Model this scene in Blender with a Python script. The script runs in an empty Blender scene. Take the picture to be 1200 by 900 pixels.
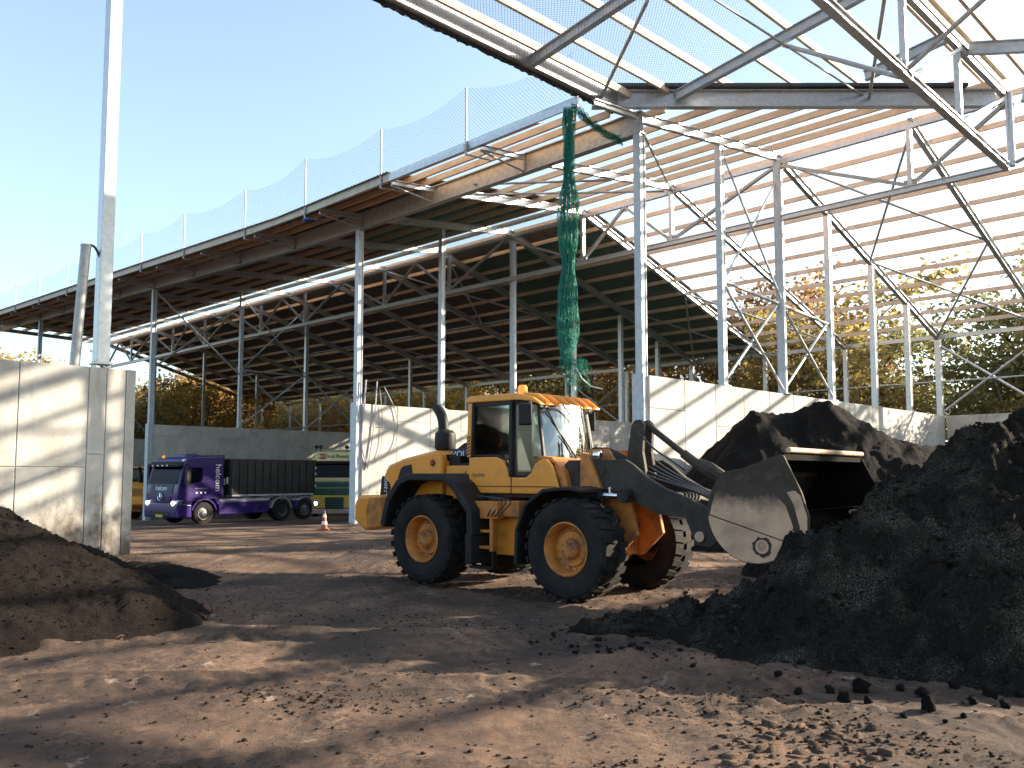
import bpy, math, random
import numpy as np
from mathutils import Vector, Matrix
random.seed(7)
S = bpy.context.scene
COL = S.collection
R_ = math.radians
# ------------------------------------------------------------ camera, sky, sun, exposure
CAMH = 1.97
cd = bpy.data.cameras.new("camera"); cam = bpy.data.objects.new("camera", cd); COL.objects.link(cam)
cam.location = (0, 0, CAMH); cam.rotation_euler = (R_(94.5), 0, 0)
cd.sensor_width = 36; cd.lens = 36*1005/1200; cd.shift_y = 26.9/1200
cd.clip_start = .1; cd.clip_end = 3000
S.camera = cam
SUN_AZ, SUN_EL = 15.0, 20.0
wd = bpy.data.worlds.new("World"); S.world = wd; wd.use_nodes = True
wn = wd.node_tree; bg = wn.nodes['Background']
sky = wn.nodes.new('ShaderNodeTexSky'); sky.sky_type = 'NISHITA'; sky.sun_disc = False
sky.sun_elevation = R_(SUN_EL); sky.sun_rotation = R_(90-SUN_AZ)
sky.altitude = 0; sky.air_density = 1.0; sky.dust_density = 2.1; sky.ozone_density = 1.4
tint = wn.nodes.new('ShaderNodeMix'); tint.data_type = 'RGBA'; tint.blend_type = 'MULTIPLY'; tint.inputs[0].default_value = 1; tint.inputs[7].default_value = (.97, 1.05, 1.03, 1)
hs_ = wn.nodes.new('ShaderNodeHueSaturation'); hs_.inputs['Saturation'].default_value = .80; hs_.inputs['Value'].default_value = 1.12
wn.links.new(sky.outputs[0], hs_.inputs['Color']); wn.links.new(hs_.outputs[0], tint.inputs[6]); wn.links.new(tint.outputs[2], bg.inputs[0]); bg.inputs[1].default_value = .10
ld = bpy.data.lights.new("sun", 'SUN'); sun = bpy.data.objects.new("sun", ld); COL.objects.link(sun)
ld.energy = 5.0; ld.angle = R_(.55); ld.color = (1, .86, .66)
SD = Vector((math.cos(R_(SUN_EL))*math.cos(R_(SUN_AZ)), math.cos(R_(SUN_EL))*math.sin(R_(SUN_AZ)), math.sin(R_(SUN_EL))))
sun.rotation_euler = SD.to_track_quat('Z', 'Y').to_euler(); sun.location = (30, 10, 40)
S.view_settings.view_transform = 'Standard'; S.view_settings.look = 'None'
S.view_settings.exposure = 1.82; S.view_settings.gamma = 1
S.render.engine = 'CYCLES'
S.cycles.transparent_max_bounces = 24; S.cycles.max_bounces = 8
S.render.resolution_x = 1024; S.render.resolution_y = 768

# ------------------------------------------------------------ site grid: p runs along the girder, q across the hall
r2 = 2**-.5
OX, OY = 3.8, 24.9
def W(p, q, z=0.): return Vector((OX+r2*(q-p), OY+r2*(q+p), z))
def PQ(x, y): return (r2*(-(x-OX)+(y-OY)), r2*((x-OX)+(y-OY)))
def G(x, y):
    p = r2*(-(x-OX)+(y-OY))
    return -.031*min(max(p-14.1, 0), 45)

# ------------------------------------------------------------ numpy noise
def _h(ix, iy, s):
    a = np.sin(ix*127.1+iy*311.7+s*74.7)*43758.5453
    return a-np.floor(a)
def vn(x, y, s=0):
    ix = np.floor(x); iy = np.floor(y); fx = x-ix; fy = y-iy
    fx = fx*fx*(3-2*fx); fy = fy*fy*(3-2*fy)
    return (_h(ix, iy, s)*(1-fx)+_h(ix+1, iy, s)*fx)*(1-fy)+(_h(ix, iy+1, s)*(1-fx)+_h(ix+1, iy+1, s)*fx)*fy
def fbm(x, y, s=0, o=4, g=.5):
    t = 0; a = 1; n = 0
    for i in range(o):
        t = t+a*(vn(x*2**i+i*17.3, y*2**i-i*9.1, s+i)-.5); n += a; a *= g
    return t/n*2

# ------------------------------------------------------------ materials
def mat(name, c1, c2=None, rough=.7, metal=0., scale=3., lo=.4, hi=.62, bump=0., bscale=None, detail=8, dirt=None, dscale=1.2, dlo=.52, dhi=.7, coord='Object', spec=.5, trans=None, stretch=None):
    m = bpy.data.materials.new(name); m.use_nodes = True
    t = m.node_tree; N = t.nodes; L = t.links; b = N['Principled BSDF']
    b.inputs['Roughness'].default_value = rough; b.inputs['Metallic'].default_value = metal
    b.inputs['Specular IOR Level'].default_value = spec
    if c2 is None: c2 = tuple(x*.78 for x in c1)
    tc = N.new('ShaderNodeTexCoord'); src = tc.outputs[coord]
    if coord == 'World':
        pass
    if stretch:
        mp = N.new('ShaderNodeMapping'); mp.inputs['Scale'].default_value = stretch; L.new(src, mp.inputs[0]); src = mp.outputs[0]
    n1 = N.new('ShaderNodeTexNoise'); n1.inputs['Scale'].default_value = scale; n1.inputs['Detail'].default_value = detail; n1.inputs['Roughness'].default_value = .62
    L.new(src, n1.inputs['Vector'])
    cr = N.new('ShaderNodeValToRGB'); cr.color_ramp.elements[0].position = lo; cr.color_ramp.elements[1].position = hi
    cr.color_ramp.elements[0].color = (*c1, 1); cr.color_ramp.elements[1].color = (*c2, 1)
    L.new(n1.outputs[0], cr.inputs[0]); col = cr.outputs[0]
    if dirt:
        n2 = N.new('ShaderNodeTexNoise'); n2.inputs['Scale'].default_value = dscale; n2.inputs['Detail'].default_value = 10; n2.inputs['Roughness'].default_value = .7
        L.new(src, n2.inputs['Vector'])
        r = N.new('ShaderNodeValToRGB'); r.color_ramp.elements[0].position = dlo; r.color_ramp.elements[1].position = dhi
        L.new(n2.outputs[0], r.inputs[0])
        mx = N.new('ShaderNodeMix'); mx.data_type = 'RGBA'; L.new(r.outputs[0], mx.inputs[0]); L.new(col, mx.inputs[6]); mx.inputs[7].default_value = (*dirt, 1)
        col = mx.outputs[2]
        mr = N.new('ShaderNodeMapRange'); mr.inputs[3].default_value = rough; mr.inputs[4].default_value = min(1, rough+.35)
        L.new(r.outputs[0], mr.inputs[0]); L.new(mr.outputs[0], b.inputs['Roughness'])
    L.new(col, b.inputs['Base Color'])
    if bump:
        nb = N.new('ShaderNodeTexNoise'); nb.inputs['Scale'].default_value = bscale or scale*6; nb.inputs['Detail'].default_value = 8; nb.inputs['Roughness'].default_value = .65
        L.new(src, nb.inputs['Vector'])
        bp = N.new('ShaderNodeBump'); bp.inputs['Strength'].default_value = 1; bp.inputs['Distance'].default_value = bump
        L.new(nb.outputs[0], bp.inputs['Height']); L.new(bp.outputs[0], b.inputs['Normal'])
    if trans:
        tr = N.new('ShaderNodeBsdfTranslucent'); L.new(col, tr.inputs[0])
        ms = N.new('ShaderNodeMixShader'); ms.inputs[0].default_value = trans
        L.new(b.outputs[0], ms.inputs[1]); L.new(tr.outputs[0], ms.inputs[2])
        L.new(ms.outputs[0], N['Material Output'].inputs['Surface'])
    return m
def glass(name, tint=(.5, .55, .53), refl=.05, mult=1.):
    m = bpy.data.materials.new(name); m.use_nodes = True
    t = m.node_tree; N = t.nodes; L = t.links; N.remove(N['Principled BSDF'])
    tr = N.new('ShaderNodeBsdfTransparent'); tr.inputs[0].default_value = (*tint, 1)
    gl = N.new('ShaderNodeBsdfGlossy'); gl.inputs['Roughness'].default_value = .03
    fr = N.new('ShaderNodeFresnel'); fr.inputs[0].default_value = 1.5
    ad = N.new('ShaderNodeMath'); ad.operation = 'MULTIPLY_ADD'; ad.inputs[1].default_value = mult; ad.inputs[2].default_value = refl; L.new(fr.outputs[0], ad.inputs[0])
    ms = N.new('ShaderNodeMixShader'); L.new(ad.outputs[0], ms.inputs[0]); L.new(tr.outputs[0], ms.inputs[1]); L.new(gl.outputs[0], ms.inputs[2])
    L.new(ms.outputs[0], N['Material Output'].inputs['Surface'])
    return m
def netmat(name, col, cell, wire, slack=.0):
    m = bpy.data.materials.new(name); m.use_nodes = True
    t = m.node_tree; N = t.nodes; L = t.links; b = N['Principled BSDF']
    b.inputs['Base Color'].default_value = (*col, 1); b.inputs['Roughness'].default_value = .6
    tc = N.new('ShaderNodeTexCoord'); sp = N.new('ShaderNodeSeparateXYZ'); L.new(tc.outputs['UV'], sp.inputs[0])
    outs = []
    for sgn in (1, -1):
        a = N.new('ShaderNodeMath'); a.operation = 'MULTIPLY_ADD'; a.inputs[1].default_value = sgn
        L.new(sp.outputs[1], a.inputs[0]); L.new(sp.outputs[0], a.inputs[2])
        d = N.new('ShaderNodeMath'); d.operation = 'DIVIDE'; d.inputs[1].default_value = cell; L.new(a.outputs[0], d.inputs[0])
        f = N.new('ShaderNodeMath'); f.operation = 'FRACT'; L.new(d.outputs[0], f.inputs[0])
        c = N.new('ShaderNodeMath'); c.operation = 'LESS_THAN'; c.inputs[1].default_value = wire/cell; L.new(f.outputs[0], c.inputs[0])
        outs.append(c.outputs[0])
    mx = N.new('ShaderNodeMath'); mx.operation = 'MAXIMUM'; L.new(outs[0], mx.inputs[0]); L.new(outs[1], mx.inputs[1])
    tr = N.new('ShaderNodeBsdfTransparent'); ms = N.new('ShaderNodeMixShader')
    L.new(mx.outputs[0], ms.inputs[0]); L.new(tr.outputs[0], ms.inputs[1]); L.new(b.outputs[0], ms.inputs[2])
    L.new(ms.outputs[0], N['Material Output'].inputs['Surface'])
    return m
def soilmat(name, dark, mid, grain, patch=(.46, .66), amt=.8, gscale=38.):
    m = bpy.data.materials.new(name); m.use_nodes = True; t = m.node_tree; N = t.nodes; L = t.links; b = N['Principled BSDF']
    b.inputs['Roughness'].default_value = .95; b.inputs['Specular IOR Level'].default_value = .12; o = N.new('ShaderNodeTexCoord').outputs['Object']
    def noise(sc, d, r):
        n = N.new('ShaderNodeTexNoise'); n.inputs['Scale'].default_value = sc; n.inputs['Detail'].default_value = d; n.inputs['Roughness'].default_value = r; L.new(o, n.inputs[0]); return n.outputs[0]
    def rng(x, a, c, lo=0., hi=1.):
        r = N.new('ShaderNodeMapRange'); r.inputs[1].default_value = a; r.inputs[2].default_value = c; r.inputs[3].default_value = lo; r.inputs[4].default_value = hi; L.new(x, r.inputs[0]); return r.outputs[0]
    def mth(op, x, y):
        q = N.new('ShaderNodeMath'); q.operation = op; L.new(x, q.inputs[0])
        if isinstance(y, float): q.inputs[1].default_value = y
        else: L.new(y, q.inputs[1])
        return q.outputs[0]
    def mix(f, a, c):
        x = N.new('ShaderNodeMix'); x.data_type = 'RGBA'; L.new(f, x.inputs[0])
        for v, k in ((a, 6), (c, 7)):
            if isinstance(v, tuple): x.inputs[k].default_value = (*v, 1)
            else: L.new(v, x.inputs[k])
        return x.outputs[2]
    g = noise(gscale, 5, .75); c = mix(rng(g, .42, .6), dark, mid)
    big = rng(noise(1.3, 6, .6), patch[0], patch[1]); grit = rng(noise(gscale*1.7, 4, .7), .50, .60)
    c = mix(mth('MULTIPLY', mth('MULTIPLY', big, grit), amt), c, grain)
    c = mix(mth('MULTIPLY', rng(noise(gscale*2.6, 2, .5), .70, .74), .7), c, tuple(min(1, x*1.9) for x in grain))
    L.new(c, b.inputs['Base Color'])
    h = mth('ADD', noise(13, 9, .72), mth('MULTIPLY', g, .55)); bp = N.new('ShaderNodeBump'); bp.inputs['Distance'].default_value = .06; L.new(h, bp.inputs['Height']); L.new(bp.outputs[0], b.inputs['Normal'])
    return m
def lampmat(name, col, s):
    m = bpy.data.materials.new(name); m.use_nodes = True; b = m.node_tree.nodes['Principled BSDF']
    b.inputs['Base Color'].default_value = (*col, 1); b.inputs['Emission Color'].default_value = (*col, 1); b.inputs['Emission Strength'].default_value = s
    return m
M = dict(
 concrete=mat('concrete', (.46, .44, .41), (.36, .345, .32), .85, scale=1.3, bump=.004, bscale=25, dirt=(.23, .215, .2), dscale=.7, dlo=.55, dhi=.82),
 galv=mat('galvanised_steel', (.52, .53, .55), (.40, .42, .45), .36, .6, scale=9, lo=.35, hi=.65),
 galvd=mat('weathered_steel', (.42, .42, .41), (.31, .31, .30), .55, .4, scale=7),
 bluesteel=mat('primed_steel', (.46, .50, .55), (.38, .42, .47), .5, .15, scale=5),
 timber=mat('timber', (.66, .45, .29), (.54, .35, .21), .75, scale=2.2, bump=.002, stretch=(1, 1, 4)),
 timber2=mat('backlit_timber', (.74, .56, .42), (.62, .45, .32), .75, scale=2.2, bump=.002),  # same timber made paler, backlight glare painted into the colour
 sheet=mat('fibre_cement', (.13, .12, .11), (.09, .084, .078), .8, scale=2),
 fascia=mat('fascia_board', (.50, .45, .38), (.40, .36, .30), .6, scale=3),
 gutter=mat('gutter', (.05, .05, .055), (.035, .035, .04), .6),
 ground=None,
 yellow=mat('yellow_paint', (.76, .285, .03), (.68, .245, .024), .38, scale=1.5, dirt=(.28, .16, .07), dscale=2.6, dlo=.56, dhi=.8, bump=.0006, bscale=30),
 yellowd=mat('worn_yellow', (.55, .195, .03), (.40, .14, .026), .6, scale=4, dirt=(.11, .07, .045), dscale=3, dlo=.46, dhi=.68),
 arm=mat('dusty_grey_paint', (.048, .039, .033), (.032, .026, .022), .7, scale=3, spec=.25, dirt=(.085, .064, .048), dscale=4, dlo=.5, dhi=.75, bump=.002),
 black=mat('black_plastic', (.017, .016, .018), (.011, .011, .012), .55, spec=.25, scale=4, dirt=(.07, .06, .05), dscale=3, dlo=.55, dhi=.85),
 rubber=mat('tyre_rubber', (.015, .0145, .0155), (.010, .0098, .0105), .85, scale=5, spec=.2, dirt=(.04, .031, .026), dscale=3.2, dlo=.42, dhi=.75, bump=.002),
 chrome=mat('chrome', (.8, .82, .85), (.75, .77, .8), .12, 1.),
 steel=mat('worn_bucket_steel', (.54, .355, .24), (.43, .28, .19), .65, .0, spec=.2, scale=2.5, dirt=(.13, .10, .08), dscale=1.3, dlo=.52, dhi=.72, bump=.001),
 steeld=mat('soiled_bucket_steel', (.062, .047, .038), (.04, .03, .025), .8, 0., scale=3, spec=.2, dirt=(.11, .082, .064), dscale=3, dlo=.55, dhi=.72, bump=.003),
 glass=glass('cab_glass', (.80, .87, .85), .02), wglass=glass('windscreen_glass', (.5, .56, .55), .22), dglass=glass('dark_glass', (.22, .26, .27), 0., .35),
 interior=mat('dark_interior', (.03, .03, .032), None, .8), red=mat('red_cloth', (.55, .03, .03), None, .8),
 teal=mat('green_cloth', (.10, .30, .26), None, .8),
 orange=lampmat('amber_lens', (.9, .28, .03), .25), white=mat('white_print', (.75, .75, .75), (.72, .72, .72), .5),
 navy=mat('dark_blue_panel', (.012, .022, .06), None, .55), hose=mat('hose', (.02, .02, .022), None, .5),
 purple=mat('purple_paint', (.024, .0075, .115), (.019, .006, .09), .3, scale=2, dirt=(.045, .028, .07), dscale=2, dlo=.6, dhi=.85),
 pgrey=mat('grey_stripe', (.42, .40, .46), None, .5), container=mat('black_container', (.017, .017, .02), (.012, .012, .014), .5, scale=2, dirt=(.04, .035, .035), dscale=2, dlo=.55, dhi=.8),
 lamp=lampmat('headlamp', (1, .93, .82), 3.), plate=mat('number_plate', (.6, .42, .04), None, .5),
 cream=mat('cream_paint', (.72, .60, .30), None, .4, scale=2), dafy=mat('truck_yellow', (.70, .47, .06), None, .4, scale=2), dafg=mat('truck_green', (.015, .11, .09), None, .4, scale=2),
 dgreen=mat('net_green', (.04, .38, .29), (.02, .24, .185), .7, scale=12, trans=.4),
 netg=netmat('green_net', (.02, .17, .13), .10, .015), netw=netmat('blue_white_net', (.30, .40, .45), .13, .012), netc=netmat('fall_net', (.22, .30, .34), .10, .009),
 cone=mat('cone_orange', (.32, .07, .03), None, .6), bluep=mat('blue_plastic', (.02, .10, .5), None, .5), redp=mat('red_paint', (.45, .03, .02), None, .6),
 rimgrey=mat('rim_grey', (.14, .14, .145), None, .5, .3), soilstain=mat('soil_smear', (.05, .039, .032), (.03, .024, .02), .9, scale=5, spec=.1), bark=mat('bark', (.10, .075, .055), (.06, .045, .034), .9, scale=6, bump=.01),
)
def leafmat(name, a, b):
    return mat(name, a, b, .6, scale=.55, lo=.38, hi=.62, detail=6, trans=.6)
LEAF = [leafmat('yellow_leaves', (.55, .36, .06), (.32, .21, .045)), leafmat('green_leaves', (.27, .25, .09), (.16, .155, .06)),
        leafmat('rust_leaves', (.36, .20, .08), (.20, .115, .05)), leafmat('olive_leaves', (.36, .28, .09), (.22, .17, .06))]
def concretemat():
    m = M['concrete']; t = m.node_tree; N = t.nodes; L = t.links; b = N['Principled BSDF']; src = b.inputs['Base Color'].links[0].from_socket
    tc = N.new('ShaderNodeTexCoord'); oi = N.new('ShaderNodeObjectInfo')
    mr = N.new('ShaderNodeMapRange'); mr.inputs[3].default_value = .88; mr.inputs[4].default_value = 1.06; L.new(oi.outputs['Random'], mr.inputs[0])
    vm = N.new('ShaderNodeVectorMath'); vm.operation = 'SCALE'; L.new(src, vm.inputs[0]); L.new(mr.outputs[0], vm.inputs[3])
    def layer(col, scale, stretch, lo, hi, zc=None):
        mp = N.new('ShaderNodeMapping'); mp.inputs['Scale'].default_value = stretch; L.new(tc.outputs['Object'], mp.inputs[0])
        n = N.new('ShaderNodeTexNoise'); n.inputs['Scale'].default_value = scale; n.inputs['Detail'].default_value = 9; n.inputs['Roughness'].default_value = .65; L.new(mp.outputs[0], n.inputs[0])
        f = n.outputs[0]
        if zc:
            sp = N.new('ShaderNodeSeparateXYZ'); L.new(tc.outputs['Object'], sp.inputs[0]); z = N.new('ShaderNodeMapRange'); z.inputs[1].default_value = zc[0]; z.inputs[2].default_value = zc[1]; z.inputs[3].default_value = zc[2]; z.inputs[4].default_value = zc[3]; L.new(sp.outputs[2], z.inputs[0])
            a = N.new('ShaderNodeMath'); a.operation = 'ADD'; L.new(f, a.inputs[0]); L.new(z.outputs[0], a.inputs[1]); f = a.outputs[0]
        r = N.new('ShaderNodeMapRange'); r.inputs[1].default_value = lo; r.inputs[2].default_value = hi; L.new(f, r.inputs[0])
        mx = N.new('ShaderNodeMix'); mx.data_type = 'RGBA'; L.new(r.outputs[0], mx.inputs[0]); L.new(layer.c, mx.inputs[6]); mx.inputs[7].default_value = (*col, 1); layer.c = mx.outputs[2]
    layer.c = vm.outputs[0]
    layer((.20, .185, .165), 2.2, (1, 1, .10), .60, .85)                     # water streaks
    layer((.10, .08, .065), 3.0, (1, 1, .7), .62, .92, (.1, 2.0, .42, 0.))   # splashes of compost along the foot
    layer((.24, .22, .20), 5.0, (.25, .25, 1.6), .66, .80)                  # scrape marks
    layer((.11, .10, .09), 14.0, (1, 1, 1), .72, .76)                       # pits
    L.new(layer.c, b.inputs['Base Color'])
concretemat()
def stain_steel():
    m = M['steel'].copy(); m.name = 'stained_bucket_steel'; t = m.node_tree; N = t.nodes; L = t.links; b = N['Principled BSDF']; src = b.inputs['Base Color'].links[0].from_socket
    tc = N.new('ShaderNodeTexCoord'); sp = N.new('ShaderNodeSeparateXYZ'); L.new(tc.outputs['Object'], sp.inputs[0])
    n = N.new('ShaderNodeTexNoise'); n.inputs['Scale'].default_value = 4.5; n.inputs['Detail'].default_value = 9; n.inputs['Roughness'].default_value = .7; L.new(tc.outputs['Object'], n.inputs[0])
    a = N.new('ShaderNodeMath'); a.operation = 'MULTIPLY_ADD'; a.inputs[1].default_value = .45; L.new(n.outputs[0], a.inputs[0]); L.new(sp.outputs[2], a.inputs[2])
    r = N.new('ShaderNodeMapRange'); r.inputs[1].default_value = 1.72; r.inputs[2].default_value = 1.92; L.new(a.outputs[0], r.inputs[0])
    mx = N.new('ShaderNodeMix'); mx.data_type = 'RGBA'; L.new(r.outputs[0], mx.inputs[0]); L.new(src, mx.inputs[6]); mx.inputs[7].default_value = (.055, .042, .034, 1); L.new(mx.outputs[2], b.inputs['Base Color'])
    M['steels'] = m
stain_steel()
M.update(soil=soilmat('compost', (.0095, .0074, .0062), (.024, .019, .0152), (.20, .168, .132), (.49, .63), .85),
 soilb=soilmat('brown_compost', (.0065, .0047, .0038), (.0155, .0112, .0088), (.045, .034, .026), (.42, .70), .6, 42.),
 soild=soilmat('dark_compost', (.007, .0058, .0055), (.014, .0115, .0105), (.035, .028, .024), (.5, .7), .6, 30.),
 crumb=soilmat('crumb', (.028, .019, .014), (.06, .041, .031), (.10, .075, .058), (.4, .7), .5, 60.),
 clod=soilmat('clod', (.012, .010, .0095), (.022, .018, .016), (.05, .042, .036), (.4, .7), .5, 60.))
# the yard surface: dry pale dirt, moist dark dirt, small pale crusts
def groundmat():
    m = bpy.data.materials.new('dirt_ground'); m.use_nodes = True
    t = m.node_tree; N = t.nodes; L = t.links; b = N['Principled BSDF']; b.inputs['Roughness'].default_value = .9; b.inputs['Specular IOR Level'].default_value = .3
    tc = N.new('ShaderNodeTexCoord'); o = tc.outputs['Object']
    def noise(s, d=9, rgh=.62, st=None):
        n = N.new('ShaderNodeTexNoise'); n.inputs['Scale'].default_value = s; n.inputs['Detail'].default_value = d; n.inputs['Roughness'].default_value = rgh
        if st:
            mp = N.new('ShaderNodeMapping'); mp.inputs['Scale'].default_value = st; mp.inputs['Rotation'].default_value = (0, 0, .5); L.new(o, mp.inputs[0]); L.new(mp.outputs[0], n.inputs[0])
        else: L.new(o, n.inputs[0])
        return n.outputs[0]
    def ramp(src, stops):
        r = N.new('ShaderNodeValToRGB'); e = r.color_ramp.elements
        while len(e) < len(stops): e.new(.5)
        for i, (p, c) in enumerate(stops): e[i].position = p; e[i].color = (*c, 1)
        L.new(src, r.inputs[0]); return r.outputs[0]
    def mix(f, a, c):
        x = N.new('ShaderNodeMix'); x.data_type = 'RGBA'; L.new(f, x.inputs[0]); L.new(a, x.inputs[6])
        if isinstance(c, tuple): x.inputs[7].default_value = (*c, 1)
        else: L.new(c, x.inputs[7])
        return x.outputs[2]
    base = ramp(noise(.35), [(.34, (.29, .178, .115)), (.5, (.175, .104, .070)), (.64, (.065, .041, .031))])
    fine = ramp(noise(9, 10, .7), [(.38, (0, 0, 0)), (.62, (1, 1, 1))])
    c = mix(fine, base, ramp(noise(.5, 6), [(.4, (.34, .215, .14)), (.6, (.10, .061, .044))]))
    mask = ramp(noise(.8, 7, .62), [(.42, (0, 0, 0)), (.58, (1, 1, 1))]); chips = ramp(noise(17, 12, .82), [(.47, (0, 0, 0)), (.56, (1, 1, 1))])
    mm = N.new('ShaderNodeMix'); mm.data_type = 'RGBA'; mm.blend_type = 'MULTIPLY'; mm.inputs[0].default_value = 1; L.new(mask, mm.inputs[6]); L.new(chips, mm.inputs[7]); c = mix(mm.outputs[2], c, (.05, .034, .028))
    damp = ramp(noise(.55, 8, .6, (1, .45, 1)), [(.48, (0, 0, 0)), (.63, (.9, .9, .9))])
    streak = ramp(noise(1.3, 7, .6, (1, .12, 1)), [(.50, (0, 0, 0)), (.64, (.75, .75, .75))])
    c = mix(streak, c, (.085, .055, .044))
    c = mix(damp, c, (.058, .04, .032))
    atn = N.new('ShaderNodeAttribute'); atn.attribute_name = 'track'; tm = N.new('ShaderNodeMath'); tm.operation = 'MULTIPLY'; L.new(atn.outputs['Fac'], tm.inputs[0]); L.new(noise(6, 8, .75), tm.inputs[1]); tr_ = N.new('ShaderNodeMapRange'); tr_.inputs[1].default_value = .07; tr_.inputs[2].default_value = .34; tr_.inputs[4].default_value = .85; L.new(tm.outputs[0], tr_.inputs[0]); c = mix(tr_.outputs[0], c, (.062, .041, .033))
    crust = ramp(noise(1.7, 9, .66), [(.63, (0, 0, 0)), (.70, (.9, .9, .9))])
    c = mix(crust, c, (.42, .34, .28))
    speck = ramp(noise(30, 6, .7), [(.58, (0, 0, 0)), (.66, (1, 1, 1))])
    c = mix(speck, c, (.07, .048, .04))
    L.new(c, b.inputs['Base Color'])
    n1 = noise(14, 10, .72); n2 = noise(75, 8, .75)
    ad = N.new('ShaderNodeMath'); ad.operation = 'MULTIPLY_ADD'; ad.inputs[1].default_value = .7; L.new(n2, ad.inputs[0]); L.new(n1, ad.inputs[2])
    bp = N.new('ShaderNodeBump'); bp.inputs['Distance'].default_value = .06; bp.inputs['Strength'].default_value = 1; L.new(ad.outputs[0], bp.inputs['Height']); L.new(bp.outputs[0], b.inputs['Normal'])
    return m
M['ground'] = groundmat()

# ------------------------------------------------------------ mesh builder
class MB:
    def __init__(s): s.v = []; s.f = []
    def quadbox(s, P):
        i = len(s.v); s.v += [tuple(p) for p in P]
        s.f += [(i, i+3, i+2, i+1), (i+4, i+5, i+6, i+7), (i, i+1, i+5, i+4), (i+1, i+2, i+6, i+5), (i+2, i+3, i+7, i+6), (i+3, i, i+4, i+7)]
        return s
    def box(s, x0, x1, y0, y1, z0, z1):
        return s.quadbox([(x0, y0, z0), (x1, y0, z0), (x1, y1, z0), (x0, y1, z0), (x0, y0, z1), (x1, y0, z1), (x1, y1, z1), (x0, y1, z1)])
    def beam(s, a, b, w, h, up=(0, 0, 1), off=0.):
        a = Vector(a); b = Vector(b); d = (b-a).normalized(); u = Vector(up); x = d.cross(u)
        if x.length < 1e-4: x = d.cross(Vector((r2, r2, 0)))
        x.normalize(); u = x.cross(d); x *= w/2; u2 = u*h/2; a = a+u*off; b = b+u*off
        return s.quadbox([a-x-u2, a+x-u2, b+x-u2, b-x-u2, a-x+u2, a+x+u2, b+x+u2, b-x+u2])
    def ibeam(s, a, b, w, h, t=.02, up=(0, 0, 1)):
        s.beam(a, b, w, t, up, h/2-t/2); s.beam(a, b, w, t, up, -h/2+t/2); return s.beam(a, b, t*.8, h-2*t, up)
    def tube(s, pts, r, n=8, cap=True):
        pts = [Vector(p) for p in pts]; base = len(s.v); m = len(pts); rr = r if isinstance(r, (list, tuple)) else [r]*m
        ref = None
        for i, p in enumerate(pts):
            d = (pts[min(i+1, m-1)]-pts[max(i-1, 0)])
            if d.length < 1e-9: d = Vector((0, 0, 1))
            d.normalize()
            if ref is None:
                ref = d.cross(Vector((0, 0, 1)))
                if ref.length < .1: ref = d.cross(Vector((1, 0, 0)))
            x = ref-d*ref.dot(d); x.normalize(); ref = x; y = d.cross(x)
            for k in range(n):
                a = 2*math.pi*k/n; s.v.append(tuple(p+(x*math.cos(a)+y*math.sin(a))*rr[i]))
        for i in range(m-1):
            for k in range(n):
                s.f.append((base+i*n+k, base+i*n+(k+1) % n, base+(i+1)*n+(k+1) % n, base+(i+1)*n+k))
        if cap: s.f.append(tuple(base+k for k in reversed(range(n)))); s.f.append(tuple(base+(m-1)*n+k for k in range(n)))
        return s
    def prism(s, poly, y0, y1):      # outline in x,z extruded in y
        i = len(s.v); n = len(poly)
        s.v += [(x, y0, z) for x, z in poly]+[(x, y1, z) for x, z in poly]
        s.f.append(tuple(range(i, i+n))); s.f.append(tuple(range(i+2*n-1, i+n-1, -1)))
        for k in range(n): s.f.append((i+(k+1) % n, i+k, i+n+k, i+n+(k+1) % n))
        return s
    def lathe(s, prof, c=(0, 0, 0), n=32, axis='y', ph=0., caps=(1, 1)):   # prof: (radius, along axis)
        i0 = len(s.v); m = len(prof); c = Vector(c)
        for r, h in prof:
            for k in range(n):
                a = 2*math.pi*k/n+ph; u, w = r*math.cos(a), r*math.sin(a)
                s.v.append(tuple(c+(Vector((u, h, w)) if axis == 'y' else Vector((u, w, h)) if axis == 'z' else Vector((h, u, w)))))
        for i in range(m-1):
            for k in range(n): s.f.append((i0+i*n+k, i0+i*n+(k+1) % n, i0+(i+1)*n+(k+1) % n, i0+(i+1)*n+k))
        if caps[0]: s.f.append(tuple(i0+k for k in range(n)))
        if caps[1]: s.f.append(tuple(i0+(m-1)*n+k for k in reversed(range(n))))
        return s
    def mesh(s, name, m, smooth=False):
        me = bpy.data.meshes.new(name); me.from_pydata([tuple(v) for v in s.v], [], s.f); me.materials.append(m)
        bmfix(me)
        if smooth:
            me.polygons.foreach_set('use_smooth', [True]*len(me.polygons))
        me.update(); return me
    def build(s, name, m, parent=None, origin=None, smooth=False, bevel=0., seg=1, tagd=None):
        if origin is not None: s.v = [(x-origin[0], y-origin[1], z-origin[2]) for x, y, z in s.v]
        me = s.mesh(name, m, smooth)
        o = bpy.data.objects.new(name, me); COL.objects.link(o)
        if parent is not None: o.parent = parent
        elif origin is not None: o.location = origin
        if bevel:
            md = o.modifiers.new('bevel', 'BEVEL'); md.width = bevel; md.segments = seg; md.limit_method = 'ANGLE'; md.angle_limit = R_(35)
        return o
import bmesh
def bmfix(me):
    b = bmesh.new(); b.from_mesh(me); bmesh.ops.recalc_face_normals(b, faces=b.faces); b.to_mesh(me); b.free()
def smooth_angle(o, a=35):
    me = o.data; me.polygons.foreach_set('use_smooth', [True]*len(me.polygons))
    b = bmesh.new(); b.from_mesh(me)
    for e in b.edges:
        if len(e.link_faces) == 2 and e.calc_face_angle(0) > R_(a): e.smooth = False
    b.to_mesh(me); b.free(); return o
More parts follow.
